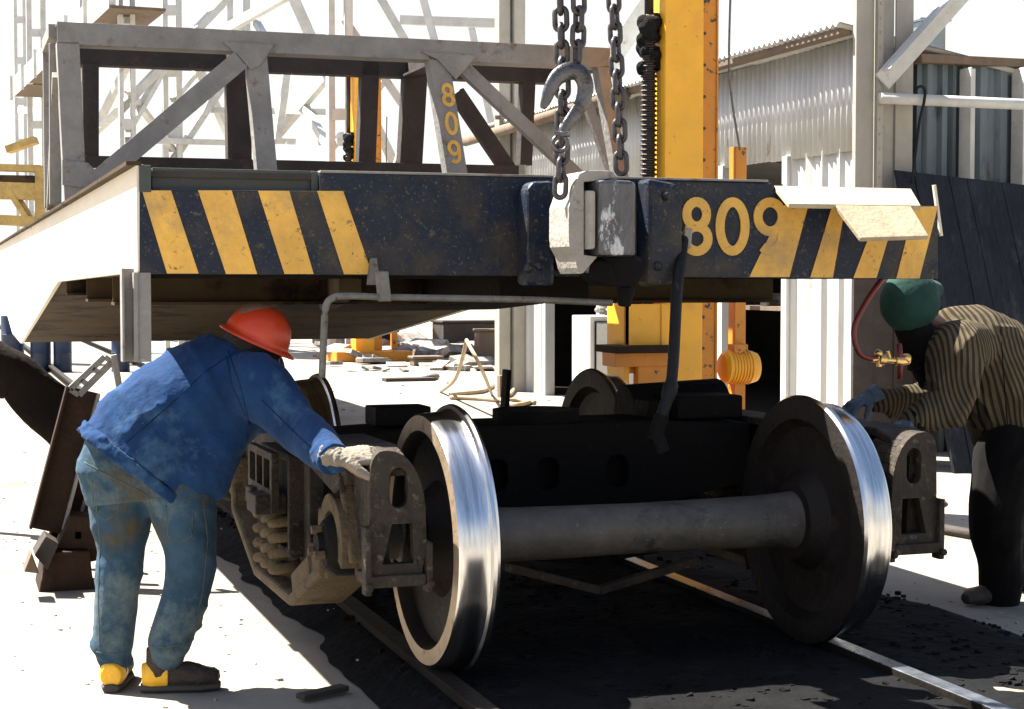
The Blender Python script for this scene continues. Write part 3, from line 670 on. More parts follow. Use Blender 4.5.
def hook():
    z = lambda x, y: P(330+x/2.926, y/2.926, Y=cy-.05)
    root = thing('chain_hook', z(690, 400), 'worn steel hook curled over the left chain above the coupler', 'hook')
    y_ = lambda x, y: P(500+x/2.214, y/2.214, Y=cy-.05)
    pts = [y_(94, 240), y_(102, 222), y_(112, 195), y_(128, 170), y_(152, 157), y_(176, 162), y_(189, 188), y_(184, 222), y_(166, 252), y_(146, 278), y_(136, 305)]
    sp = smooth_path(pts, 4); n = len(sp)
    rr = [(.008+.022*math.sin(math.pi*min(1, (i/n)*1.05))**.7, .006+.011*math.sin(math.pi*min(1, i/n))) for i in range(n)]
    b = MB(); b.loft(sp, rr, 12, ref=(0, 1, 0)); hk = b.build('hook_body', M['hook'], root, smooth=True)
    b = MB(); b.loft([y_(133+16*math.cos(R(a)), 318+17*math.sin(R(a))) for a in range(0, 360, 24)], .008, 8, ref=(0, 1, 0), closed=True); b.build('hook_eye', M['hook'], root, smooth=True)
    b = MB(); b.cyl(y_(122, 296), y_(150, 298)+V((0, -.02, 0)), .009, 8); b.build('clevis_pin', M['hook'], root)
hook()

# ------------------------------------------------------------------ yellow screw jack
def copy_thing(root, label, mw):
    c = root.copy(); COL.objects.link(c); c.matrix_world = mw; c['label'] = label
    for ch in list(root.children):
        d = ch.copy(); COL.objects.link(d); d.parent = c
        for g in list(ch.children): e = g.copy(); COL.objects.link(e); e.parent = d
    return c
def jack():
    Y = 4.2; p = lambda x, y, dy=0: P(x, y, Y=Y+dy)
    H = 3.9; xl, xm, xr = p(665, 200).x, p(702, 200).x, p(717.5, 200).x
    base = V(((xl+xr)/2, Y+.15, GZ))
    root = thing('screw_jack', base, 'tall bright yellow screw jack behind the coupler, nearest to the camera', 'lifting jack', 'yellow screw jacks along the car')
    b = MB(); b.box((xl, Y, GZ), (xm, Y+.012, H)); b.box((xl, Y+.013, GZ), (xl+.012, Y+.3, H)); b.box((xm-.001, Y+.01, GZ), (xm+.011, Y+.3, H)); b.build('mast', M['jack'], root, bevel=.002)
    b = MB(); b.box((xm+.0112, Y+.03, GZ), (xr, Y+.045, H)); b.box((xr, Y+.02, GZ), (xr+.012, Y+.3, H)); b.build('mast_flange', M['jack2'], root, bevel=.002)
    b = MB(); b.box((xl-.45, Y-.1, H), (xr+.05, Y+.45, H+.08)); b.build('top_plate', M['jack2'], root, bevel=.01)
    # screw with real threads
    sx = p(656, 200).x; b = MB(); prof = []
    z = .6
    pts = []; rr = []
    while z < 3.0:
        pts += [V((sx, Y+.12, z)), V((sx, Y+.12, z+.008)), V((sx, Y+.12, z+.012)), V((sx, Y+.12, z+.024))]; rr += [.04, .055, .055, .04]; z += .031
    b.loft(pts, rr, 14); sc = b.build('screw', M['screw'], root, smooth=False)
    b = MB(); b.cyl((sx, Y+.12, 3.0), (sx, Y+.12, H), .03, 12); b.build('screw_shaft', M['screw'], root, smooth=True)
    b = MB()
    for i in range(46):
        t = random.random(); zc = 2.66+t*.32
        a = random.uniform(0, 6.3); r = random.uniform(.014, .035+.03*t)
        b.ball((sx+.05*math.cos(a), Y+.12+.05*math.sin(a), zc), (r, r, r*random.uniform(.5, 1.2)), 8, 6)
    b.bar((sx+.05, Y+.1, 2.75), (sx+.17, Y+.05, 2.88), .02, .05); b.bar((sx+.04, Y+.1, 2.72), (sx+.13, Y+.05, 2.62), .02, .04)
    o = b.build('grease_rag', M['rag'], root); rm = o.modifiers.new('r', 'REMESH'); rm.mode = 'VOXEL'; rm.voxel_size = .012
    # carriage reaching to the car
    xa, xb, xc = p(622, 300).x, p(662, 300).x, p(640, 380).x
    b = MB(); b.box((xa, Y-.05, p(640, 345).z), (xb, Y-.035, p(640, 304).z)); b.box((xa, Y-.05, .6), (xa+.03, Y+.25, p(640, 304).z)); b.box((xb-.03, Y-.06, .6), (xb+.012, Y+.25, p(640, 304).z))
    b.box((xa+.03, Y-.03, .75), (xb-.03, Y+.2, .8))
    b.prism([(xb-.03, p(640, 304).z), (xb+.012, p(640, 304).z), (xl+.0, p(640, 284).z), (xl-.02, p(640, 284).z)], [], Y-.05, Y+.1, fXZ)
    b.prism([(xa, p(640, 304).z), (xa+.03, p(640, 304).z), (xa+.05, p(640, 284).z), (xa+.02, p(640, 284).z)], [], Y-.05, Y+.1, fXZ)
    cg = b.build('carriage', M['jack'], root, bevel=.004)
    b = MB(); b.box((p(603, 350).x, Y-.22, p(620, 352).z), (xb+.02, Y+.15, p(620, 345).z)); b.build('load_plate', M['rust'], cg, bevel=.003)
    b = MB(); b.box((p(608, 350).x, Y-.12, p(620, 366).z), (xb, Y+.1, p(620, 352).z-.002)); b.box((p(632, 350).x, Y-.1, .5), (xl, Y-.02, p(620, 352).z-.002)); b.build('lifting_toe', M['jack2'], cg, bevel=.004)
    b = MB(); b.box((p(700, 290).x, Y-.006, p(700, 297).z), (p(716, 290).x, Y-.001, p(700, 284).z)); b.build('maker_plate', M['tag'], root)
    # side post, motor
    x0, x1 = p(742, 300).x, p(753, 300).x
    b = MB(); b.box((x0, Y+.1, GZ), (x1, Y+.2, p(736, 145).z)); b.build('conduit_post', M['jack2'], root, bevel=.004)
    b = MB(); c0, c1 = p(722, 367, .1), p(755, 367, .1)
    b.loft([c0, c0+V((.02, 0, 0)), c1-V((.03, 0, 0)), c1, c1+V((.02, 0, 0))], [.08, .105, .105, .095, .03], 24); b0 = b.build('motor', M['jack'], root, smooth=True, autos=40)
    mo_ = b0
    for k in range(7):
        b = MB(); q_ = c0.lerp(c1, .2+.09*k); b.loft([q_, q_+V((.006, 0, 0))], [.112, .112], 24); b.build('cooling_fin', M['jack'], mo_)
    b = MB(); q_ = c0.lerp(c1, .45); b.box((q_.x-.05, q_.y-.06, q_.z+.09), (q_.x+.05, q_.y+.04, q_.z+.15)); b.build('terminal_box', M['jack2'], mo_, bevel=.005)
    for k in range(16):
        b = MB(); z_ = .9+k*.2; b.cyl((xm+.022, Y+.03, z_), (xm+.022, Y+.016, z_), .011, 6); b.build('bolt', M['screw'], root)
    b = MB(); b.box((xl-.35, Y-.35, GZ), (xr+.35, Y+.65, GZ+.14)); b.build('base', M['jack2'], root, bevel=.01)
    b = MB(); pts = smooth_path([p(731, -20), p(729, 60), p(732, 100), p(740, 150)], 5); b.loft(pts, .008, 6); b.build('cable', M['rod'], root, smooth=True)
    return root, base
jk, jb = jack()
q2 = P(366, 300, D=31)
copy_thing(jk, 'smaller looking yellow screw jack seen far off through the grey cage', Matrix.Translation((q2.x, q2.y, GZ)) @ Matrix.Scale(1.33, 4))

# ------------------------------------------------------------------ shed
SX = 4.9
def shedY(x): 
    d = cf+cr*(x-512)/F_PX; return CAM.y+d.y*(SX-CAM.x)/d.x
def sheet(y0, y1, z0, z1, pitch, amp, X=SX, ragged=0, square=False):
    b = MB(); n = max(4, int((y1-y0)/pitch*8)); vs = []
    for i in range(n+1):
        y = y0+(y1-y0)*i/n; s_ = math.sin(2*math.pi*y/pitch)
        if square: s_ = max(-1, min(1, s_*5+3.5))
        x = X+amp*s_
        rz = ragged*noise.noise(V((y*6, 1, 0)))
        vs += [(x, y, z0+rz), (x, y, z1), (x+.006, y, z0+rz), (x+.006, y, z1)]
    fs = []
    for i in range(n): a = i*4; fs += [(a, a+4, a+5, a+1), (a+2, a+3, a+7, a+6), (a+1, a+5, a+7, a+3), (a, a+2, a+6, a+4)]
    b.faces(vs, fs); return b
def shed():
    Y0, Y1 = shedY(852), shedY(499)
    root = thing('tin_shed', (SX+2, 12, GZ), 'long corrugated tin shed with an open doorway behind the yellow jack', 'shed')
    ze = 3.36; zs = 2.46
    y = Y0; i = 0
    while y < Y1:
        e = min(Y1, y+random.uniform(1.25, 1.5)); dx = random.uniform(-.012, .012)
        sheet(y, e+.05, zs-.05+random.uniform(-.03, .03), ze, .098, .014, SX+dx).build('wall_sheet', M['tin'], root, smooth=True); y = e; i += 1
    d0, d1 = shedY(786), shedY(722)
    for a, c in ((Y0, (Y0+d0)/2), ((Y0+d0)/2, d0), (shedY(700), shedY(655)), (shedY(546), shedY(530)), (shedY(530), shedY(514)), (shedY(514), Y1)):
        sheet(a, c, GZ, zs, .28, .02, SX+.03+random.uniform(-.008, .008), square=True).build('wall_sheet', M['tin'], root)
    for yy in (d0, d1, shedY(546), shedY(655), shedY(600)):
        b = MB(); b.box((SX-.03, yy-.05, GZ), (SX+.1, yy+.05, zs)); b.build('door_post', M['tin'], root, bevel=.004)
    # front gable wall
    y = SX
    b = MB(); b.prism([(SX+.02, GZ), (SX+4, GZ), (SX+4, ze-.75), (SX+.02, ze-.02)], [], Y0-.02, Y0, fXZ); b.build('gable_wall', M['tin_blue'], root)
    b = MB(); b.box((SX+4, Y0, GZ), (SX+4.1, Y1, ze-.8)); b.box((SX+.2, Y1, GZ), (SX+4, Y1+.1, ze-.85)); b.build('rear_wall', M['inside'], root)
    b = MB(); b.box((SX+.12, Y0, GZ+.001), (SX+4, Y1, GZ+.012)); b.build('shed_floor', M['inside'], root)
    # roof: corrugated with an overhanging wavy edge
    for j in range(10):
        ya = Y0-.25+j*(Y1-Y0+.5)/10; yb = ya+(Y1-Y0+.5)/10+.04; n = int((yb-ya)/.098*6); b = MB(); vs = []; dz = random.uniform(-.01, .02); ex = random.uniform(-.04, .04)
        for i in range(n+1):
            yy = ya+(yb-ya)*i/n; zz = .016*math.sin(2*math.pi*yy/.098)+dz
            for x_, zq in ((SX-.30+ex, ze+.07), (SX+4.2, ze-.75)):
                vs += [(x_, yy, zq+zz), (x_, yy, zq+zz-.006)]
        fs = []
        for i in range(n): a = i*4; fs += [(a, a+4, a+6, a+2), (a+1, a+3, a+7, a+5), (a, a+1, a+5, a+4)]
        b.faces(vs, fs); b.build('roof_sheet', M['tin'], root, smooth=True)
    b = MB(); b.box((SX-.26, Y0-.2, ze-.005), (SX-.14, Y1, ze+.045)); b.build('eave_board', M['wood'], root, bevel=.006)
    b = MB(); b.cyl((SX-.3, shedY(650), ze-.02), (SX-.42, Y1+.2, ze-.1), .07, 12); b.build('eave_log', M['wood'], root, smooth=True)
    # things inside the doorway
    b = MB(); b.box((SX+.25, d0+.1, 1.05), (SX+1.0, d1+1.2, 1.09)); b.build('workbench', M['wood'], root)
    return root
shed()
for i in range(9):
    b = MB(); y = shedY(780-i*6.5); x = SX+.35+random.uniform(0, .4); z = 1.09
    if i % 3 == 0: b.lathe([(.001, 0), (.10, 0), (.11, .02), (.10, .17), (.001, .18)], lambda a, u, v: (x+u, y+v, z+a), 16)
    elif i % 3 == 1: b.box((x, y, z), (x+.16, y+.2, z+.12))
    else: b.loft([(x, y, z+.05), (x+.04, y+.1, z+.14), (x+.02, y+.22, z+.05)], [.04, .06, .03], 10)
    tag(b.build(['metal_can', 'metal_block', 'pipe_bend'][i % 3], [M['junk'], M['hook'], M['tin']][i % 3], bevel=.006), ['rusty round can on the bench', 'worn square steel block on the bench', 'short bent pipe on the bench'][i % 3]+['  nearest the shed corner', ' in the middle of the doorway', ' nearest the yellow jack'][i//3].replace('  ', ' '), ['can', 'block', 'pipe'][i % 3])
# grey cabinet near jack
def cabinet():
    A, B_ = P(590, 400, Y=9.5), P(625, 400, Y=9.5); zt = P(600, 316, Y=9.5).z
    root = thing('steel_cabinet', ((A.x+B_.x)/2, 9.7, GZ), 'pale grey steel cabinet standing left of the yellow jack', 'cabinet')
    b = MB(); b.box((A.x, 9.5, GZ), (B_.x+.2, 10.0, zt)); b.build('body', M['pale'], root, bevel=.01)
    b = MB(); b.box((A.x+.06, 9.485, GZ+.1), (B_.x+.14, 9.4985, zt-.07)); d = b.build('door', M['pale'], root, bevel=.005)
    b = MB(); 
    for a, c in (((A.x+.045, zt-.06), (B_.x+.15, zt-.05)), ((A.x+.045, GZ+.1), (A.x+.055, zt-.06))): b.box((a[0], 9.48, a[1]), (c[0], 9.4985, c[1]))
    b.build('door_seal', M['black'], root)
    b = MB()
    for x, y in ((600, 310), (608, 312), (614, 309)): b.ball(P(x, y, Y=9.7), (.06, .05, .035), 10, 6)
    o = b.build('rag_pile', M['junk']); tag(o, 'small heap of scrap on top of the pale cabinet', 'scrap')
cabinet()

# ------------------------------------------------------------------ column, brace, pipe, fence, boards (right)
def right_side():
    Y = 6.3; p = lambda x, y, dy=0: P(x, y, Y=Y+dy)
    root = thing('steel_column', (p(885, 300).x, Y, GZ), 'tall cream riveted steel column at the corner of the tin shed', 'column')
    H = 7.5
    def vb(x0, x1, d0, d1, nm, m, par=root):
        b = MB(); b.box((p(x0, 200).x, Y+d0, GZ), (p(x1, 200).x, Y+d1, H)); return b.build(nm, m, par, bevel=.004)
    vb(855, 873, 0, .02, 'flange', M['col']); vb(873.3, 879, -.05, .0, 'riveted_angle', M['col']); vb(880, 896, .05, .07, 'flange', M['col']); vb(896.6, 914, .03, .05, 'flange', M['col'])
    vb(874, 878, .0, .35, 'web', M['col'])
    b = MB()
    for i in range(46): b.ball((p(876, 200).x, Y-.052, .2+i*.115), .012, 6, 4)
    o = b.build('rivet', M['col'], root); o['kind'] = 'stuff'
    a, c = p(882, 82, -.08), p(960, -5, -.08)
    r2 = MB(); t = (c-a); r2.bar(a, c+t, .03, .16, up=(0, 0, 1)); r2.bar(a+V((0, -.06, .085)), c+t+V((0, -.06, .085)), .12, .02, up=(0, 0, 1)); r2.build('diagonal_brace', M['pale'], root, bevel=.003)
    b = MB(); b.cyl(p(880, 98, -.12), p(1100, 108, -.12), .045, 14); b.build('cross_pipe', M['pale'], root, smooth=True)
    # hooked rod hanging
    b = MB(); z = lambda x, y: P(670+x/2.893, y/2.893, Y=Y-.2)
    b.loft(smooth_path([z(712, 272), z(715, 255), z(728, 250), z(738, 262), z(734, 300), z(722, 350), z(712, 430), z(700, 530)], 5), .012, 8)
    tag(b.build('hooked_rod', M['black'], smooth=True), 'thin dark hooked rod hanging from the horizontal pipe', 'rod')
    # fence
    FYp = 6.78; g = lambda x, y: P(x, y, Y=FYp)
    fr = thing('sheet_fence', (g(970, 300).x, FYp, GZ), 'high blue grey sheet metal fence at the right edge', 'fence')
    xs = [916, 946, 966, 1006, 1040, 1080, 1120]
    for i in range(len(xs)-1):
        x0, x1 = g(xs[i], 200).x, g(xs[i+1], 200).x; zt = g(970, 62+random.uniform(-2, 2)).z; n = 24
        b = MB(); vs = []
        for k in range(n+1):
            x = x0+(x1-x0)*k/n; yy = FYp+.025*max(-1, min(1, math.sin(k/n*math.pi*4)*3))+random.uniform(-.002, .002)+.03*(i % 2)
            vs += [(x, yy, GZ), (x, yy, zt), (x, yy+.005, GZ), (x, yy+.005, zt)]
        fs = []
        for k in range(n): a = k*4; fs += [(a, a+4, a+5, a+1), (a+2, a+3, a+7, a+6), (a+1, a+5, a+7, a+3)]
        b.faces(vs, fs); b.build('fence_sheet', M['tin_blue'], fr)
    for x in (961, 1013):
        b = MB(); x0 = g(x-5, 200).x; x1 = g(x+5, 200).x; b.box((x0, FYp-.12, GZ), (x1, FYp-.03, g(x, 70).z)); b.box((x0, FYp-.12, GZ), (x0+.012, FYp-.2, g(x, 70).z)); b.build('fence_post', M['pale'], fr, bevel=.004)
    b = MB(); b.box((g(915, 60).x, FYp-.1, g(960, 66).z), (g(1120, 60).x, FYp+.2, g(960, 57).z)); b.build('top_rail', M['wood'], fr, bevel=.01)
    # box up on the fence line
    A, C = P(921, 50, Y=9), P(946, 22, Y=9)
    b = MB(); b.box((A.x, 9, A.z-.5), (C.x, 9.4, C.z)); b.box((A.x-.03, 8.97, C.z+.001), (C.x+.05, 9.43, C.z+.03)); tag(b.build('roof_box', M['tin_blue'], bevel=.01), 'dark blue box standing above the fence behind the brace', 'box')
    # tarred boards leaning
    Yb = 5.6; h = lambda x, y, Y_: P(x, y, Y=Y_)
    br = thing('board_stack', (h(980, 400, Yb).x, Yb, GZ), 'tall black tarred boards leaning on the fence behind the stooping worker', 'boards')
    x = h(934, 400, Yb).x; i = 0; tops = [172, 174, 177, 179, 182, 185, 188, 191]
    xs2 = [h(934+i*18, 400, Yb).x for i in range(9)]
    for i in range(8):
        x0, x1 = xs2[i]+.001, xs2[i+1]-.002; zt = h(960, 172+i*1.6, Yb+.6).z; zu = h(960, 173.6+i*1.6, Yb+.6).z
        b = MB(); dy = random.uniform(0, .012)
        b.hexa([(x0, Yb-.3+dy, GZ), (x1, Yb-.3+dy, GZ), (x1, Yb-.26+dy, GZ), (x0, Yb-.26+dy, GZ), (x0-.01, Yb+.55+dy, zt), (x1-.01, Yb+.55+dy, zu), (x1-.01, Yb+.59+dy, zu), (x0-.01, Yb+.59+dy, zt)])
        b.build('board', M['tar'], br, bevel=.003)
    # dark boards put in to fill the dark area below the column
    b2 = thing('dark_fill_boards', (P(885, 400, Y=5.9).x, 5.9, GZ), 'dark brown board screen filling the dark area below the cream column', 'screen')
    for i in range(4):
        x0 = P(853+i*20.5, 400, Y=5.9).x; x1 = P(853+(i+1)*20.5-.8, 400, Y=5.9).x
        b = MB(); b.box((x0, 5.9+random.uniform(0, .02), GZ), (x1, 5.94, P(880, 262, Y=5.9).z)); b.build('board', M['cage_dark'], b2, bevel=.003)
right_side()

# ------------------------------------------------------------------ gantry building at the left, behind
def lattice_col(parent, x, D, wpx, ytop=-60, m=None):
    a = P(x-wpx/2, 200, D=D); c = P(x+wpx/2, 200, D=D); zt = P(x, ytop, D=D).z; w_ = (c-a).length
    t = (c-a).normalized(); t.z = 0
    b = MB(); mm = m or M['pale']
    o = V(((a.x+c.x)/2, (a.y+c.y)/2, 0))
    s1 = o-t*w_/2; s2 = o+t*w_/2; fw = w_*.36
    b.bar(s1+V((0, 0, GZ)), s1+V((0, 0, zt)), fw, .25, up=(0, 1, 0)); b.bar(s2+V((0, 0, GZ)), s2+V((0, 0, zt)), fw, .25, up=(0, 1, 0))
    c0 = b.build('column', mm, parent)
    z = .6
    while z < zt-.6:
        b = MB(); b.bar(s1+V((0, -.135, z)), s2+V((0, -.135, z)), .02, .22); z += 1.3; b.build('batten', mm, c0)
def gantry():
    root = thing('gantry_building', (P(200, 300, D=36).x, P(200, 300, D=36).y, GZ), 'pale open steel gantry building with lattice columns beyond the car', 'building')
    for x, D, wd in ((128, 34, 12), (173, 36, 14), (239, 38, 17), (340, 32, 18), (38, 48, 14), (22, 54, 9), (88, 42, 10)): lattice_col(root, x, D, wd)
    for (x0, y0, d0, x1, y1, d1, w_) in (
        (112, -6, 33, 15, 88, 48, .55), (330, -30, 32, 190, 50, 36, .2), (230, -5, 36, 120, 110, 34, .16), (186, 40, 36, 240, 160, 38, .16),
        (240, 60, 37, 170, 165, 36, .14), (250, 165, 37, 340, 60, 33, .22), (200, 110, 37, 330, 112, 34, .12), (330, 80, 33, 290, -10, 33, .2),
        (345, 20, 32, 420, 130, 32, .15), (395, 165, 34, 345, 60, 32, .15), (278, 140, 34, 290, 55, 34, .08), (100, 120, 40, 130, 60, 38, .15),
        (370, -20, 34, 440, 100, 34, .16), (128, 130, 34, 180, 40, 36, .12), (60, 165, 44, 130, 100, 36, .12), (418, -20, 30, 440, 60, 30, .12),
        (130, 58, 34, 240, 62, 38, .25), (255, 20, 38, 330, 150, 33, .14), (330, 150, 33, 400, 60, 34, .12), (60, 100, 44, 128, 20, 34, .14), (173, 100, 36, 239, 20, 38, .12), (128, 90, 34, 173, 150, 36, .1), (38, 100, 50, 88, 160, 44, .12), (240, 140, 38, 340, 143, 33, .12), (128, 140, 34, 240, 143, 38, .12), (470, 20, 40, 500, 165, 40, .14), (400, 20, 38, 515, 24, 38, .2), (20, 110, 52, 90, 112, 44, .2)):
        b = MB(); a, c = P(x0, y0, D=d0), P(x1, y1, D=d1); b.bar(a, c, .14, w_); b.build('brace', M['pale'], root)
    # runway beam underside sheets
    for k in range(5):
        t0, t1 = k/5, (k+1)/5-.02
        A = P(112, -6, D=33); B_ = P(15, 88, D=48); a = A.lerp(B_, t0); c = A.lerp(B_, t1)
        b = MB(); b.bar(a+V((.5, 0, -.25)), c+V((.5, 0, -.25)), 1.1, .06); b.build('walkway_plank', M['wood'], root)
    for k in range(6):
        t = k/5; a = P(90, 12, D=34).lerp(P(15, 88, D=48), t); b = MB(); b.bar(a+V((-.1, 0, -.35)), a+V((-.1, 0, .35)), .08, .08); b.build('stiffener', M['pale'], root)
    # poles on the right of the building
    for x, D, wd, lab in ((513, 22, 30, 'broad weathered pale post rising behind the right part of the cage'),):
        r = MB(); a, c = P(x-wd/2, 200, D=D), P(x+wd/2, 200, D=D); w3 = (c-a).length/3
        rt = thing('timber_post', ((a.x+c.x)/2, a.y, GZ), lab, 'post')
        for i in range(2):
            b = MB(); s = a.lerp(c, .04+i*.5); e = a.lerp(c, .46+i*.5); b.box((s.x, s.y, GZ), (e.x, s.y+.2, 7)); b.build('plank', M['col'], rt, bevel=.01)
        b = MB(); b.box((a.x-.05, a.y-.04, P(x, 120, D=D).z), (c.x+.03, a.y-.002, P(x, 116, D=D).z)); b.build('strap', M['junk'], rt)
    b = MB(); b.bar(P(540, 165, D=24), P(665, -20, D=24), .12, .28); b.bar(P(590, 80, D=24.5), P(590, 300, D=24.5), .12, .12, (0, 1, 0))
    b.bar(P(665, -20, D=24), V((P(665, -20, D=24).x, P(665, -20, D=24).y, GZ)), .2, .2, (0, 1, 0))
    tag(b.build('leaning_boom', M['pale']), 'pale diagonal steel boom rising behind the three chains', 'boom')
gantry()
def yellow_crane():
    D = 30
    root = thing('yellow_crane', (P(25, 250, D=D).x, P(25, 250, D=D).y, GZ), 'distant yellow crane frame at the far left edge', 'crane')
    g = lambda x, y: P(x, y, D=D)
    for nm, a, c, w_, m in (('beam', (-20, 167), (42, 169), .12, 'craney'), ('beam', (-20, 179), (42, 180), .14, 'tan_under'), ('beam', (-20, 190), (42, 192), .3, 'craney'), ('beam', (-20, 219), (42, 222), .18, 'craney'),
                            ('strut', (12, 192), (30, 220), .1, 'craney'), ('strut', (36, 140), (8, 150), .12, 'craney'), ('strut', (28, 190), (40, 200), .1, 'craney')):
        b = MB(); b.bar(g(*a), g(*c), .3, w_); b.build(nm, M[m], root)
    b = MB(); a = g(-14, 300); b.bar((a.x, a.y, GZ), (a.x, a.y, g(8, 140).z), .2, .2, (0, 1, 0)); b.build('leg', M['craney'], root)
    b = MB(); a = g(41, 300); b.bar((a.x, a.y, GZ), (a.x, a.y, g(8, 167).z), .16, .2, (0, 1, 0)); b.build('leg', M['craney'], root)
yellow_crane()

# ------------------------------------------------------------------ steel stand at the left
def stand():
    z = lambda x, y, Y=2.7: P(x/2.727, 340+y/2.727, Y=Y)
    root = thing('steel_trestle', z(150, 660, 2.7)*1, 'rusty steel trestle stand behind the man in blue', 'trestle'); root.location.z = GZ
    def ch(nm, a, c, wd, m, dy=0):
        b = MB(); a = V(a)+V((0, dy, 0)); c = V(c)+V((0, dy, 0)); t = (c-a).normalized(); n = V((0, 1, 0)).cross(t).normalized()
        b.bar(a, c, .012, wd, up=n); b.bar(a+n*wd/2+V((0, -.03, 0)), c+n*wd/2+V((0, -.03, 0)), .07, .012, up=n)
        o = b.build(nm, m, root, bevel=.002)
        b = MB(); b.bar(a-n*wd/2+V((0, -.03, 0)), c-n*wd/2+V((0, -.03, 0)), .07, .014, up=n); b.build('sunlit_edge', M['cage'], o, bevel=.002)  # paler steel on this flange stands for sun along the edge
        return o
    ch('leg', z(225, 135), z(125, 520), .15, M['rust']); ch('leg', z(235, 330), z(165, 560), .11, M['rust'], .1); ch('leg', z(225, 350, 3.1), z(270, 600, 3.1), .1, M['rust'])
    b = MB()
    a, c, d_, e = z(285, 45), z(190, 135), z(305, 60), z(215, 150)
    b.bar(a, c, .03, .03); b.bar(d_, e, .03, .03)
    for t in (0, .35, .7, 1): b.bar(a.lerp(c, t), d_.lerp(e, t), .03, .025)
    b.bar(z(310, 40), z(330, 160), .03, .04)
    b.build('slotted_arm', M['cage'], root, bevel=.003)
    b = MB(); b.prism([(z(x, y).x, z(x, y).z) for x, y in [(98, 680), (120, 560), (235, 560), (250, 680)]], [], 2.5, 2.85, fXZ); b.build('base_block', M['rust'], root, bevel=.008)
    b = MB(); b.prism([(z(x, y).x, z(x, y).z) for x, y in [(150, 558), (185, 470), (262, 470), (262, 558)]], [[(z(x, y).x, z(x, y).z) for x, y in [(200, 530), (215, 530), (215, 512), (200, 512)]]], 2.55, 2.8, fXZ); b.build('foot_box', M['rust'], root, bevel=.006)
    b = MB(); b.prism([(z(x, y).x, z(x, y).z) for x, y in [(85, 560), (115, 510), (150, 530), (120, 600)]], [], 2.4, 2.6, fXZ); b.build('wedge', M['cage_dark'], root, bevel=.006)
    b = MB(); b.prism([(z(x, y).x, z(x, y).z) for x, y in [(55, 595), (75, 545), (95, 600)]], [], 2.3, 2.45, fXZ); b.build('chock', M['wood'], root, bevel=.006)
stand()
def left_far():
    for i, (x, y, w_) in enumerate(((12, 350, 22), (40, 350, 20), (62, 352, 18), (120, 350, 18))):
        D = 27; a = P(x, 300, D=D); b = MB(); r = w_/2/F_PX*D
        h = .9
        b.lathe([(.001, 0), (r, 0), (r*1.03, .02), (r, .04), (r, h*.33), (r*1.04, h*.34), (r, h*.35), (r, h*.66), (r*1.04, h*.67), (r, h*.68), (r, h), (r*.95, h), (.001, h-.02)], lambda q, u, v: (a.x+u, a.y+v, GZ+q), 24)
        tag(b.build('oil_drum', M['blue_drum'], smooth=True, autos=40), ['leftmost blue oil drum, at the left edge under the car side', 'second blue oil drum from the left edge under the car side', 'third blue oil drum, above the trestle arm', 'blue oil drum just left of the corner post'][i], 'drum', 'drums beyond the car side')
    # dark lumpy form
    b = MB(); Y = 4.6; n = 14; vs = []
    top = [(-30, 335), (5, 352), (22, 362), (48, 384), (76, 406)]; bot = [(-30, 385), (5, 392), (20, 396), (38, 425), (62, 450)]
    path = []
    for i, (t, c) in enumerate(zip(top, bot)):
        a, d = P(*t, Y=Y+.1), P(*c, Y=Y-.1); path.append(((a+d)/2, (a-d).length/2))
    sp = smooth_path([p_[0] for p_ in path], 5); rr = []
    for i in range(len(sp)):
        f_ = i/5; k = min(int(f_), 3); r = path[k][1]*(1-(f_-k))+path[k+1][1]*(f_-k); rr.append((.14*(1-.5*i/len(sp)), r))
    b.loft(sp, rr, 20)
    for v in b.bm.verts: v.co += V((noise.noise(v.co*4), noise.noise(v.co*4+V((9, 0, 0))), noise.noise(v.co*4+V((0, 9, 0)))))*.06
    o = b.build('dark_form', M['dark_under'], smooth=True)
    tag(o, 'dark form sagging toward the trestle at the left edge', 'flap')
    b = MB(); a = P(-25, 340, Y=4.6); b.cyl((a.x, 4.6, GZ), (a.x, 4.6, a.z+.1), .04, 10); tag(b.build('support_post', M['cage_dark'], smooth=True), 'post holding the dark form at the left edge', 'post')
left_far()

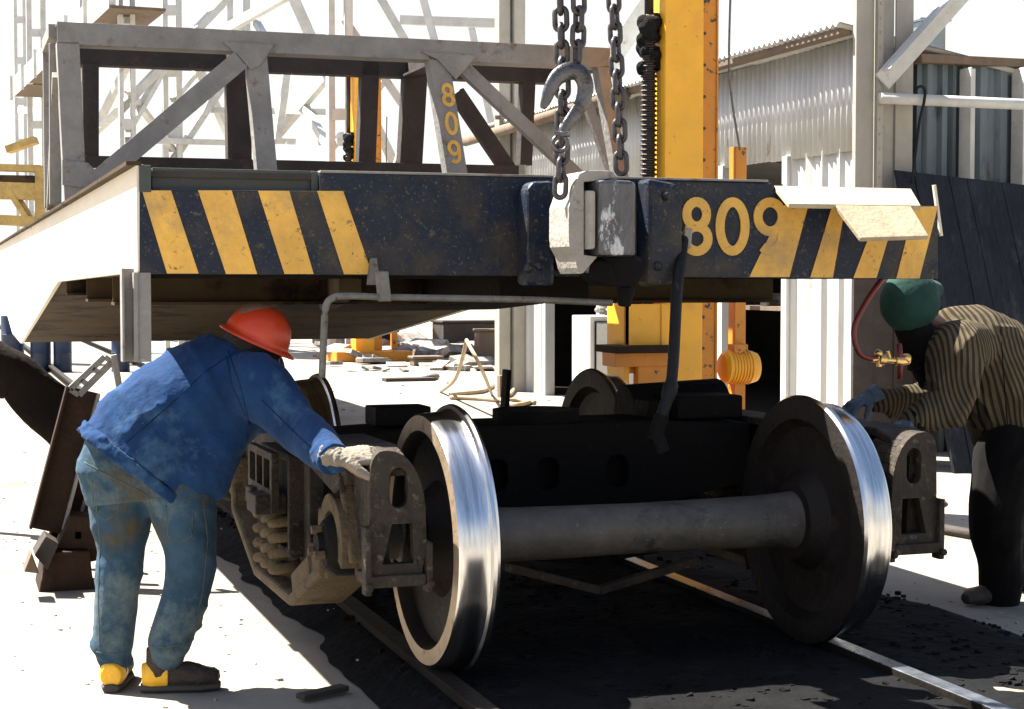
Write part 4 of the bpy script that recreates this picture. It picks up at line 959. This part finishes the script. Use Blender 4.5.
# ------------------------------------------------------------------ clutter in the lit yard
def yard():
    b = MB()
    for k in range(170):
        x = random.uniform(325, 505); y = random.choice([random.uniform(345, 360), random.uniform(350, 372)])
        c = P(x, y, Z=GZ); s = random.uniform(.15, .6)*(.6 if y > 362 else 1); rot = Matrix.Rotation(random.uniform(0, 3.1), 3, 'Z') @ Matrix.Rotation(random.uniform(-.5, .5), 3, 'X')
        h = s*random.uniform(.1, .5); L_ = s*random.uniform(.6, 2.2)
        b.hexa([c+V((0, 0, h*.7))+rot @ V((sx*L_/2, sy*s/2, sz*h/2*random.uniform(.6, 1))) for sz in (-1, 1) for sx, sy in ((-1, -1), (1, -1), (1, 1), (-1, 1))])
    o = b.build('scrap_heap', M['junk'], bevel=.02); o['kind'] = 'stuff'; o['label'] = 'low heap of scrap metal across the far yard'
    for i, (x, y, w_, h, m_, lab, cat) in enumerate([(372, 352, 1.1, .4, 'tar', 'dark scrap bin at the back of the lit yard', 'bin'), (476, 352, 1.4, .6, 'cage_dark', 'long low dark brown skip in front of the far scrap', 'skip'),
                                            (428, 366, .5, .12, 'wood', 'small board lying alone on the lit yard', 'board'), (492, 362, .5, .55, 'wood', 'upright wooden crate beside the shed wall', 'crate')]):
        c = P(x, y, Z=GZ); b = MB(); b.box((c.x-w_/2, c.y, GZ), (c.x+w_/2, c.y+w_*.6, GZ+h)); b.box((c.x-w_/2-.03, c.y-.03, GZ+h+.001), (c.x+w_/2+.03, c.y+w_*.6+.03, GZ+h+.05)); tag(b.build(cat, M[m_], bevel=.02), lab, cat)
    b = MB(); b.box(P(386, 382, Z=GZ), P(386, 382, Z=GZ)+V((.75, .25, .05))); tag(b.build('dark_plank', M['cage_dark'], bevel=.01), 'short dark plank on the sunlit yard under the car', 'plank')
    b = MB(); c = P(431, 380, Z=GZ); b.ball(c+V((0, 0, .05)), (.14, .12, .07), 10, 6); tag(b.build('stone_lump', M['junk'], smooth=True), 'dark round lump on the sunlit yard under the car', 'lump')
    # hoses on ground
    z = lambda x, y, h=.03: P(380+x/4.267, 290+y/4.267, Z=GZ+h)
    for j, (pts, lab) in enumerate([([z(300, 445), z(380, 438), z(440, 430), z(490, 405), z(540, 390), z(580, 400), z(560, 440), z(520, 470), z(580, 490), z(650, 475)], 'tan hose curling beside the white shed wall'),
                      ([z(300, 458), z(420, 462), z(520, 470), z(600, 470), z(660, 480)], 'tan hose lying nearly straight below the curled one')]):
        b = MB(); b.loft(smooth_path(pts, 6), .028, 8); tag(b.build('ground_hose', M['tanhose'], smooth=True), lab, 'hose', 'hoses by the shed')
    b = MB(); a = P(380+370/4.267, 290+215/4.267, D=17); c = P(440, 392, Z=GZ); b.loft(smooth_path([a, a.lerp(c, .5)+V((.05, 0, -.1)), c], 5), .022, 8); b.loft(smooth_path([a, P(482, 370, D=17), P(492, 395, Z=GZ)], 5), .02, 8)
    tag(b.build('hanging_cable', M['tanhose'], smooth=True), 'pair of thin tan cables hanging down under the car belly to the yard', 'cable')
    b = MB(); a = P(500, 400, Z=GZ); b.box(a, a+V((.13, .12, .3))); tag(b.build('small_crate', M['wood'], bevel=.01), 'small brown crate at the foot of the white shed wall', 'crate')
    # slab bits on right ground
    b = MB(); pts = [P(926+i*6, 500+.4*math.sin(i), Z=GZ+.02) for i in range(3)]; b.loft([P(932+10*math.cos(R(a)), 501+4*math.sin(R(a)), Z=GZ+.02) for a in range(0, 360, 24)], .025, 8, closed=True); tag(b.build('hose_loop', M['tanhose'], smooth=True), 'small tan hose loop on the lit ground right of the wheels', 'hose')
    b = MB(); b.cyl(P(915, 524, Z=GZ+.03), P(1005, 540, Z=GZ+.03), .03, 8); tag(b.build('ground_pipe', M['cage_dark'], smooth=True), 'thin pipe lying across the lit ground right of the wheels', 'pipe')
    b = MB(); a = P(1010, 703, Z=GZ+.05); b.ball(a, (.1, .08, .05), 12, 8)
    for v in b.bm.verts: v.co += V((noise.noise(v.co*9),)*3)*.02
    tag(b.build('pale_rock', M['glove'], smooth=True), 'pale rock catching sun in the bottom right corner', 'rock')
    b = MB(); a = P(300, 700, Z=GZ+.01); c = P(345, 690, Z=GZ+.01); b.bar(a+V((0, 0, .01)), c+V((0, 0, .01)), .05, .02); tag(b.build('boot_shadow', M['cage_dark'], bevel=.004), 'short dark strip standing for a boot shadow on the sunlit ground by the bottom edge', 'painted_shadow')  # thin dark bar laid down as the shadow of the boots
yard()

# ------------------------------------------------------------------ people
def blob(parts, voxel, smooth_n=2, wr=0, wf=9, wdir=None, name='x', m=None, parent=None, seed=0, aniso=None):
    """union of closed lofts -> one continuous surface, softened, with folds"""
    b = MB(); parts(b)
    bmesh.ops.recalc_face_normals(b.bm, faces=b.bm.faces)
    me = bpy.data.meshes.new('tmp'); b.bm.to_mesh(me); b.bm.free()
    o = bpy.data.objects.new('tmp', me); COL.objects.link(o)
    r = o.modifiers.new('r', 'REMESH'); r.mode = 'VOXEL'; r.voxel_size = voxel
    s = o.modifiers.new('s', 'SMOOTH'); s.iterations = smooth_n; s.factor = .6
    dg = bpy.context.evaluated_depsgraph_get(); dg.update()
    me2 = bpy.data.meshes.new_from_object(o.evaluated_get(dg)); bpy.data.objects.remove(o); bpy.data.meshes.remove(me)
    if wr:
        nn = [v.normal.copy() for v in me2.vertices]
        for v, n_ in zip(me2.vertices, nn):
            c = v.co.copy()
            if aniso is not None: c = aniso(c)
            c0 = v.co.copy(); warp = noise.noise(c0*4+V((seed, 2, 0)))*.12
            q_ = noise.noise((c+V((warp, warp, warp*1.5)))*wf+V((seed, 0, 0))); ridge = max(0, 1-abs(q_)*3.2)**1.6
            mask = min(1, max(0, noise.noise(c0*3.3+V((0, 0, seed*1.7)))*1.6+.45))
            r2 = max(0, 1-abs(noise.noise((c+V((warp, 0, warp)))*wf*2.3+V((0, seed, 4))))*3)**1.5
            v.co += n_*(wr*(ridge*mask*2.2+r2*mask*.5+noise.noise(c0*5+V((seed, 0, 0)))*.9-.7))
    off = parent_origin(parent)
    for v in me2.vertices: v.co -= off
    me2.materials.clear(); me2.materials.append(m)
    for p_ in me2.polygons: p_.use_smooth = True
    ob = bpy.data.objects.new(name, me2); me2.name = name; COL.objects.link(ob); ob.parent = parent
    return ob
from mathutils.bvhtree import BVHTree
def seams(ob, lines, rad, m, name, parent):
    """thin stitched ridges lying on the cloth"""
    off = parent_origin(parent); me = ob.data
    tree = BVHTree.FromPolygons([v.co+off for v in me.vertices], [tuple(p.vertices) for p in me.polygons])
    for ln in lines:
        pts = []
        for i in range(len(ln)-1):
            for k in range(8):
                t = k/8; x = ln[i][0]*(1-t)+ln[i+1][0]*t; y = ln[i][1]*(1-t)+ln[i+1][1]*t
                h_ = tree.ray_cast(CAM, (P(x, y, D=5)-CAM).normalized())
                if h_[0] is not None and (not pts or (h_[0]-pts[-1]).length < .08): pts.append(h_[0]-h_[1]*rad*.35)
        if len(pts) > 3:
            b = MB(); b.loft(pts, rad, 6); b.build(name, m, parent, smooth=True)
def limb(b, pts, rad, n=5, seg=16, ref=(0, 0, 1)):
    pts = [V(p) for p in pts]
    sp = smooth_path(pts, n); rr = []
    rad = [r if isinstance(r, (tuple, list)) else (r, r) for r in rad]
    for i in range(len(sp)):
        f_ = i/n; k = min(int(f_), len(pts)-2); t = f_-k; t = t*t*(3-2*t)
        rr.append((rad[k][0]*(1-t)+rad[k+1][0]*t, rad[k][1]*(1-t)+rad[k+1][1]*t))
    b.loft(sp, rr, seg, ref); b.ball(sp[0], min(rr[0]), 12, 8); b.ball(sp[-1], min(rr[-1]), 12, 8)
def hand(b, wrist, fwd, side, palmn, curl=.9, s=1., fr=.0095):
    """palm and five unequal bent fingers; fwd finger direction, side toward the thumb, palmn the palm side"""
    fwd = V(fwd).normalized(); palmn = V(palmn); palmn = (palmn-fwd*palmn.dot(fwd)).normalized(); side_ = fwd.cross(palmn)
    if side_.dot(V(side)) < 0: side_ = -side_
    w_ = V(wrist)
    b.loft([w_-fwd*.02*s, w_+fwd*.02*s, w_+fwd*.06*s, w_+fwd*.095*s], [(.030*s, .022*s), (.038*s, .021*s), (.045*s, .019*s), (.042*s, .014*s)], 14, ref=palmn)
    lens = [.072, .080, .076, .060]
    for k in range(4):
        p0 = w_+fwd*(.088-.004*abs(k-1.3))*s+side_*(.032-.0215*k)*s; d = fwd.copy(); pts = [p0-fwd*.02*s]; ang = curl*(.35+.06*k)
        c = p0; L = lens[k]*s
        for j, q in enumerate((.45, .32, .23)):
            rot = Matrix.Rotation(0, 3, 'X'); d = (fwd*math.cos(ang)+palmn*math.sin(ang)+side_*(.08*(1.3-k))).normalized(); pts.append(c.copy()) if j == 0 else None; c = c+d*L*q; pts.append(c.copy()); ang += curl*.55
        b.loft(pts, [fr*1.05*s, fr*1.05*s, fr*s, fr*.95*s, fr*.75*s], 10, ref=side_); b.ball(pts[-1], fr*.78*s, 8, 6)
    t0 = w_+fwd*.025*s+side_*.025*s; t1 = t0+(side_*.8+fwd*.6+palmn*.3).normalized()*.042*s; t2 = t1+(side_*.35+fwd*.8+palmn*.5).normalized()*.034*s; t3 = t2+(fwd*.8+palmn*.7).normalized()*.024*s
    b.loft([t0, t1, t2, t3], [fr*1.5*s, fr*1.25*s, fr*1.1*s, fr*.8*s], 10, ref=palmn); b.ball(t3, fr*.82*s, 8, 6)
def head(b, c, up, face, s=1.):
    up = V(up).normalized(); face = V(face); face = (face-up*face.dot(up)).normalized(); sd = up.cross(face)
    rot = Matrix((sd, face, up)).transposed()
    T = lambda x, y, z: V(c)+rot @ V((x, y, z))*s
    b.ball(T(0, -.01, .03), (.077*s, .097*s, .10*s), 20, 14, rot); b.ball(T(0, .03, -.04), (.058*s, .068*s, .078*s), 18, 12, rot)
    b.loft([T(0, .088, .015), T(0, .112, -.02), T(0, .092, -.035)], [.010*s, .016*s, .012*s], 10, ref=sd)
    b.ball(T(0, .092, -.062), (.024*s, .010*s, .009*s), 12, 8, rot); b.ball(T(0, .075, -.095), (.024*s, .02*s, .018*s), 12, 8, rot)
    for q in (-1, 1): b.ball(T(q*.078, -.005, -.012), (.012*s, .022*s, .033*s), 10, 8, rot); b.ball(T(q*.03, .083, .008), (.014*s, .012*s, .009*s), 10, 8, rot)
    return T

def man_one():
    root = thing('person', (-1.7, .46, GZ), 'bending person in blue jacket, faded jeans and orange hard hat touching the truck frame', 'person')
    J = lambda x, y, Y: P(x, y, Y=Y)
    hipR, hipL = J(168, 468, .38), J(122, 462, .52)
    pel = J(146, 458, .46); wst = J(165, 432, .46); chest = J(212, 398, .44); upch = J(240, 376, .42); neck = J(256, 362, .42)
    kR, kL = J(190, 560, .36), J(118, 560, .52); aR, aL = J(163, 655, .40), J(114, 660, .50)
    shR, elR, wrR = J(256, 385, .25), J(298, 430, .08), J(336, 459, -.24)
    shL, elL, wrL = J(258, 368, .60), J(262, 412, .80), J(232, 428, 1.0)
    hc = J(257, 338, .40)
    up = (hc-neck).normalized(); face = V((.75, .35, -.55))
    def body(b):
        limb(b, [pel, wst, chest, upch], [(.14, .11), (.13, .10), (.15, .11), (.13, .09)], ref=(0, 1, 0))
        limb(b, [upch, neck, hc], [.06, .052, .05])
        head(b, hc, up, face)
        for h, k, a in ((hipR, kR, aR), (hipL, kL, aL)): limb(b, [pel, h, k, a], [.1, .085, .055, .038])
        for s_, e, w_, sd in ((shR, elR, wrR, (0, 0, 1)), (shL, elL, wrL, (-1, 0, 0))):
            limb(b, [upch, s_, e, w_], [.06, .055, .04, .027])
        hand(b, wrR, V((.98, -.12, .06)), (0, -1, -.2), (.1, .45, -.85), .75, .97); hand(b, wrL, V((-.2, .6, -.4)), (-1, 0, 0), (0, 0, -1), .8, .97)
        for a, d in ((aR, (1, -.15, 0)), (aL, (.35, .9, 0))): limb(b, [a, V((a.x, a.y, GZ+.06)), V((a.x, a.y, GZ+.05))+V(d).normalized()*.16], [.036, .038, .03])
    blob(body, .009, 1, name='body', m=M['skin'], parent=root)
    def jacket(b):
        b.loft([J(140, 462, .46), J(160, 440, .46), J(190, 414, .455), J(222, 390, .445), J(247, 372, .43), J(262, 362, .42)],
               [(.185, .222), (.19, .228), (.20, .225), (.215, .205), (.19, .155), (.09, .09)], 28, ref=(0, 1, 0)) if False else None
        # rings: centre, half width across back (Y), half thickness in the picture plane
        C = [(J(143, 468, .455), .222, .256), (J(160, 446, .455), .222, .256), (J(188, 416, .455), .212, .24), (J(216, 393, .445), .215, .222), (J(240, 376, .43), .20, .17), (J(256, 364, .42), .12, .11)]
        b.loft([c[0] for c in C], [(c[2], c[1]) for c in C], 28, ref=(0, 1, 0))
        limb(b, [J(246, 380, .34), J(262, 388, .25), J(283, 410, .17), J(300, 432, .08), J(316, 446, -.05), J(333, 459, -.21)], [.11, .12, .098, .088, .078, .056])
        limb(b, [J(250, 370, .5), shL, elL, J(238, 426, .95)], [.10, .105, .075, .055])
        limb(b, [J(250, 366, .42), J(259, 352, .415)], [.085, .075])
        limb(b, [J(222, 420, .38), J(205, 448, .36), J(196, 466, .355)], [.12, .135, .13])
    an = lambda c: V((c.x*1.7+c.z*1.2, c.y*.55, (c.z-c.x)*.5))
    jk_ = blob(jacket, .0085, 4, .011, 3.6, name='jacket', m=M['denim_dark'], parent=root, seed=3, aniso=an)
    seams(jk_, [[(262, 352), (235, 352), (205, 372), (170, 405), (112, 455)], [(228, 350), (240, 385), (250, 425)], [(250, 425), (232, 385), (226, 352)], [(262, 400), (290, 428), (322, 458)]], .0028, M['seam'], 'stitched_seam', jk_)
    # hem band
    def hem(b):
        n = 28; c = J(137, 474, .455); d = (J(160, 446, .455)-c).normalized()
        b.loft([c-d*.01, c+d*.035], [(.260, .225), (.260, .227)], 32, ref=(0, 1, 0))
    blob(hem, .009, 2, .004, 12, name='jacket_hem', m=M['denim_dark'], parent=jk_)
    def cuff(b): b.loft([J(325, 452, -.16), J(334, 460, -.23)], [.058, .056], 18)
    blob(cuff, .006, 1, .002, 20, name='cuff', m=M['denim_dark'], parent=jk_)
    def jeans(b):
        b.loft([J(166, 440, .46), J(150, 455, .46), J(142, 476, .46), J(144, 500, .455)], [(.20, .15), (.225, .165), (.232, .17), (.205, .15)], 28, ref=(0, 1, 0))
        limb(b, [J(172, 470, .39), J(182, 508, .375), J(191, 556, .365), J(183, 600, .37), J(170, 640, .39), J(167, 652, .395)], [.14, .125, .097, .086, .084, .072])
        limb(b, [J(118, 465, .51), J(120, 510, .515), J(121, 556, .52), J(117, 600, .51), J(114, 640, .50), J(114, 655, .50)], [.135, .118, .09, .079, .077, .068])
    an2 = lambda c: V((c.x*.7, c.y*.7, c.z*2.4+c.x*1.1))
    jn_ = blob(jeans, .0085, 4, .0085, 2.7, name='jeans', m=M['denim'], parent=root, seed=8, aniso=an2)
    seams(jn_, [[(84, 462), (110, 476), (142, 492), (150, 498)], [(150, 498), (182, 500), (212, 492)], [(148, 480), (150, 505), (154, 530)], [(203, 500), (208, 540), (203, 590), (190, 650)], [(96, 500), (100, 545), (98, 600), (100, 655)],
        [(92, 480), (94, 512), (106, 520), (118, 512), (120, 488)], [(166, 505), (168, 536), (180, 543), (192, 536), (194, 503)], [(148, 645), (165, 648), (184, 644)], [(96, 652), (112, 654), (128, 651)]], .0026, M['seam2'], 'stitched_seam', jn_)
    b = MB()
    for x0, y0, x1, y1 in ((100, 436, 103, 468), (118, 442, 120, 470)):
        pass
    b.free() if False else None
    # helmet
    sd = up.cross(face).normalized(); f2 = (face-up*face.dot(up)).normalized()
    hup = V((-.10, -.40, .92)); hup = V((.42, -.12, .9)).normalized(); hf = V((.8, .2, -.5)); hf = (hf-hup*hf.dot(hup)).normalized(); hs = hup.cross(hf)
    rot = Matrix((hs, hf, hup)).transposed(); ctr = hc+V((-.002, -.01, .0)); HS = .88
    b = MB(); rings = []; seg = 40; vs = []; fs = []
    nr = 12
    for i in range(nr+1):
        a = R(90*i/nr); r = math.sin(a) if i else .02; z_ = math.cos(a)*.135
        for k in range(seg):
            t = 2*math.pi*k/seg
            ridge = .006*max(0, math.cos(t*2))**8*math.sin(a)+(.008 if abs(math.sin(t-0)) > .0 and abs(math.cos(t)) < .14 else 0)*math.sin(a)**.5*(1-(i/nr)**4)
            vs.append(V(((.118+ridge)*r*math.cos(t), (.138+ridge)*r*math.sin(t), z_+ridge)))
    for j, (ex, dz) in enumerate(((.008, -.004), (.020, -.014), (.020, -.018), (.005, -.010))):
        for k in range(seg):
            t = 2*math.pi*k/seg; e = ex*(1+.9*max(0, math.sin(t))**2)
            vs.append(V(((.118+e)*math.cos(t), (.138+e)*math.sin(t), dz)))
    n = nr+5
    for i in range(n-1):
        for k in range(seg): fs.append((i*seg+k, (i+1)*seg+k, (i+1)*seg+(k+1) % seg, i*seg+(k+1) % seg))
    fs.append(tuple(range(seg)))
    b.faces([ctr+rot @ (v*HS) for v in vs], fs); b.build('hard_hat', M['hatmat'], root, smooth=True)
    def hair(b): b.ball(ctr-hup*.01, (.09, .108, .08), 20, 12, rot); b.ball(ctr-hup*.045-hf*.03, (.078, .085, .06), 16, 10, rot)
    blob(hair, .006, 1, .004, 40, name='hair', m=M['hair'], parent=root)
    # gloves: palm and five separate fingers on the top of the end casting
    def gl(b):
        hand(b, wrR+V((.01, -.01, .006)), V((.98, -.12, .06)), (0, -1, -.2), (.1, .45, -.85), .75, 1.08, .0125)
        b.loft([wrR-V((.03, -.04, -.01)), wrR+V((.02, -.005, .005))], [(.046, .042), (.038, .032)], 16)
    blob(gl, .0042, 1, .0018, 30, name='glove', m=M['glove'], parent=root)
    def gl2(b): hand(b, wrL, V((-.2, .6, -.4)), (-1, 0, 0), (0, 0, -1), .8, 1.08, .0125)
    blob(gl2, .005, 1, .0018, 30, name='glove', m=M['glove'], parent=root)
    # boots
    for (a, d, nm) in ((aR+V((.0, 0, 0)), V((.98, -.2, 0)).normalized(), 'r'), (aL, V((.25, .97, 0)).normalized(), 'l')):
        g0 = V((a.x, a.y, GZ)); sd_ = V((-d.y, d.x, 0))
        def bt(b):
            b.loft([g0+V((0, 0, .16))-d*.01, g0+V((0, 0, .10))-d*.012, g0+V((0, 0, .055))-d*.012], [.052, .05, .05], 16)
            b.loft([g0-d*.065+V((0, 0, .058)), g0-d*.02+V((0, 0, .062)), g0+d*.07+V((0, 0, .058)), g0+d*.14+V((0, 0, .05)), g0+d*.195+V((0, 0, .045))], [(.034, .034), (.042, .045), (.045, .045), (.05, .036), (.034, .026)], 18, ref=(0, 0, 1))
        bo = blob(bt, .006, 2, .003, 18, name='boot', m=M['boot'], parent=root)
        def so_(b):
            b.loft([g0-d*.078+V((0, 0, .016)), g0-d*.03+V((0, 0, .016)), g0+d*.05+V((0, 0, .016)), g0+d*.13+V((0, 0, .016)), g0+d*.2+V((0, 0, .018))], [(.03, .017), (.043, .017), (.044, .017), (.053, .017), (.035, .014)], 18, ref=(0, 0, 1))
        blob(so_, .005, 1, name='sole', m=M['sole'], parent=bo)
        def hp(b):
            b.loft([g0-d*.072+V((0, 0, .06)), g0-d*.04+V((0, 0, .062)), g0+d*.02+V((0, 0, .06))], [(.036, .04), (.046, .052), (.0485, .046)], 18, ref=(0, 0, 1))
        blob(hp, .005, 1, name='heel_patch', m=M['boot_yellow'], parent=bo)
man_one()

def man_two():
    root = thing('person', (2.05, .9, GZ), 'stooping person in green cap and striped knit jumper reaching to the right wheel', 'person')
    J = lambda x, y, Y: P(x, y, Y=Y)
    hc = J(912, 306, .78); neck = J(942, 332, .85); ch = J(975, 350, .9); pel = J(1015, 440, .95)
    up = (hc-neck).normalized(); face = V((-.75, -.1, -.65))
    shN = J(962, 350, .70); elN = J(958, 402, .62); wrN = J(908, 424, .60)
    shF = J(955, 345, 1.08); elF = J(930, 400, 1.1); wrF = J(868, 398, 1.05)
    hN, hF = J(1010, 455, .82), J(1018, 452, 1.05); kN, kF = J(996, 530, .78), J(1012, 528, 1.05); aN, aF = J(1000, 596, .84), J(1024, 588, 1.12)
    def body(b):
        limb(b, [pel, J(1000, 400, .93), ch], [(.14, .11), (.13, .1), (.15, .11)], ref=(0, 1, 0)); limb(b, [ch, neck, hc], [.07, .055, .05]); head(b, hc, up, face)
        for q in ((hN, kN, aN), (hF, kF, aF)): limb(b, [pel]+list(q), [.1, .085, .055, .038])
        for q in ((shN, elN, wrN), (shF, elF, wrF)): limb(b, [ch]+list(q), [.06, .055, .04, .028])
        hand(b, wrN, V((-.9, -.1, -.3)), (0, -1, .2), (-.1, 0, -1), .9, .97); hand(b, wrF, V((-.8, -.1, -.3)), (0, -1, .2), (-.1, 0, -1), .9, .97)
        for a in (aN, aF): limb(b, [a, V((a.x, a.y, GZ+.06)), V((a.x-.16, a.y, GZ+.05))], [.036, .038, .03])
    blob(body, .009, 1, name='body', m=M['skin'], parent=root)
    def jum(b):
        C = [(J(1034, 490, .95), .2, .22), (J(1024, 440, .94), .2, .235), (J(1008, 390, .92), .21, .235), (J(988, 358, .9), .22, .225), (J(964, 338, .88), .19, .17), (J(942, 328, .86), .10, .10)]
        b.loft([c[0] for c in C], [(c[2], c[1]) for c in C], 28, ref=(0, 1, 0))
        limb(b, [J(972, 346, .76), J(957, 350, .68), J(952, 380, .64), J(952, 405, .62), J(935, 412, .61), J(913, 421, .60)], [.12, .135, .115, .095, .085, .058])
        limb(b, [J(965, 350, 1.0), shF, elF, J(880, 400, 1.06)], [.11, .11, .085, .055])
    o = blob(jum, .0085, 4, .010, 5, name='striped_jumper', m=M['knit'], parent=root, seed=5)
    # rib lines follow the cloth: along the back on the trunk, down the sleeve on the arm
    seams(o, [[(952, 318), (948, 350), (958, 385), (975, 400)], [(1000, 320), (1004, 380), (1008, 430)]], .003, M['dark_cloth'], 'knit_seam', o)
    def cf(b): b.loft([J(925, 417, .605), J(910, 422, .60)], [.056, .052], 18)
    blob(cf, .006, 1, .002, 20, name='knit_cuff', m=M['dark_cloth'], parent=o)
    at = o.data.attributes.new('rib', 'FLOAT', 'POINT'); off = parent_origin(root)
    ax = (J(962, 350, .8)-J(1030, 450, .95)).normalized()
    for i, v in enumerate(o.data.vertices):
        c = v.co+off; x = (c-J(985, 368, .9)).dot(V((.9, -.25, .25)).normalized()) + .05*noise.noise(c*4)
        at.data[i].value = x*2*math.pi/.0235
    def cap(b):
        hf = V((-.7, -.05, -.7)); hu = (up*1+V((-.25, -.15, .75))).normalized(); hf = (hf-hu*hf.dot(hu)).normalized(); rot = Matrix((hu.cross(hf), hf, hu)).transposed()
        c = hc+hu*.03
        b.ball(c, (.122, .145, .138), 24, 14, rot); b.ball(c-hf*.09-hu*.03, (.07, .07, .07), 16, 10, rot); b.ball(c-hf*.12-hu*.05, (.06, .05, .05), 12, 8)
    blob(cap, .0075, 3, .010, 5, name='green_cap', m=M['cap'], parent=root, seed=2, aniso=lambda c: V((c.x*.6, c.y, c.z*2)))
    def hood(b):
        limb(b, [J(914, 330, .78), J(925, 350, .8), J(938, 368, .82), J(952, 372, .86)], [.085, .10, .11, .09])
    blob(hood, .008, 2, .006, 9, name='dark_scarf', m=M['dark_cloth'], parent=root)
    def tr(b):
        b.loft([J(1030, 440, .95), J(1022, 462, .95), J(1018, 490, .94)], [(.2, .2), (.2, .2), (.17, .18)], 24, ref=(0, 1, 0))
        limb(b, [hN, J(1000, 495, .8), kN, J(1000, 565, .82), aN], [.16, .14, .122, .105, .10]); limb(b, [hF, J(1016, 495, 1.05), kF, J(1020, 560, 1.1), aF], [.14, .12, .1, .09, .085])
    blob(tr, .009, 4, .008, 4, name='dark_trousers', m=M['dark_cloth'], parent=root, seed=4)
    for w_ in (wrN, wrF):
        def g_(b): hand(b, w_+V((0, 0, .005)), V((-.85, -.15, -.35)), (0, -1, .2), (-.1, 0, -1), .9, 1.1, .0125); b.loft([w_+V((.05, .0, .02)), w_], [(.052, .048), (.04, .034)], 16)
        blob(g_, .0045, 1, .0018, 30, name='glove', m=M['glove_blue'], parent=root)
    for a in (aN, aF):
        g0 = V((a.x, a.y, GZ)); d = V((-1, -.1, 0)).normalized()
        def bt(b):
            b.loft([g0+V((0, 0, .17)), g0+V((0, 0, .10)), g0+V((0, 0, .05))], [.055, .052, .05], 16)
            b.loft([g0-d*.065+V((0, 0, .045)), g0+d*.07+V((0, 0, .05)), g0+d*.14+V((0, 0, .042)), g0+d*.2+V((0, 0, .035))], [(.036, .04), (.046, .048), (.05, .038), (.032, .026)], 18)
        blob(bt, .007, 2, .003, 18, name='boot', m=M['boot'], parent=root)
man_two()

# ------------------------------------------------------------------ red hose and brass torch valve near the worker's head
def torch():
    z = lambda x, y, Y=.55: P(840+x/3.94, 260+y/3.94, Y=Y)
    root = thing('cutting_torch_hose', z(190, 400), 'red rubber hose looping to brass fittings in front of the green cap', 'hose')
    b = MB(); b.loft(smooth_path([z(215, 62, .66), z(180, 68, .6), z(140, 110), z(90, 190), z(58, 260), z(58, 320), z(80, 370), z(120, 388), z(145, 388)], 6), .0125, 12); b.build('hose', M['hose'], root, smooth=True)
    b = MB(); b.loft([z(232, 330), z(238, 390), z(236, 470)], [.012, .013, .011], 10); b.build('hose_end', M['hose'], root, smooth=True)
    b = MB(); pts = [z(125, 392), z(150, 390), z(152, 390), z(175, 392), z(178, 393), z(215, 396), z(218, 396), z(240, 398), z(272, 398)]
    b.loft(pts, [.012, .012, .024, .024, .012, .013, .02, .02, .014], 12); b.cyl(z(152, 365), z(155, 420), .012, 10); b.ball(z(152, 368), .018, 10, 8); b.ball(z(262, 388), .022, 10, 8); b.cyl(z(188, 360), z(198, 395), .009, 8)
    b.build('brass_valve', M['brass'], root, smooth=True, autos=50)
torch()
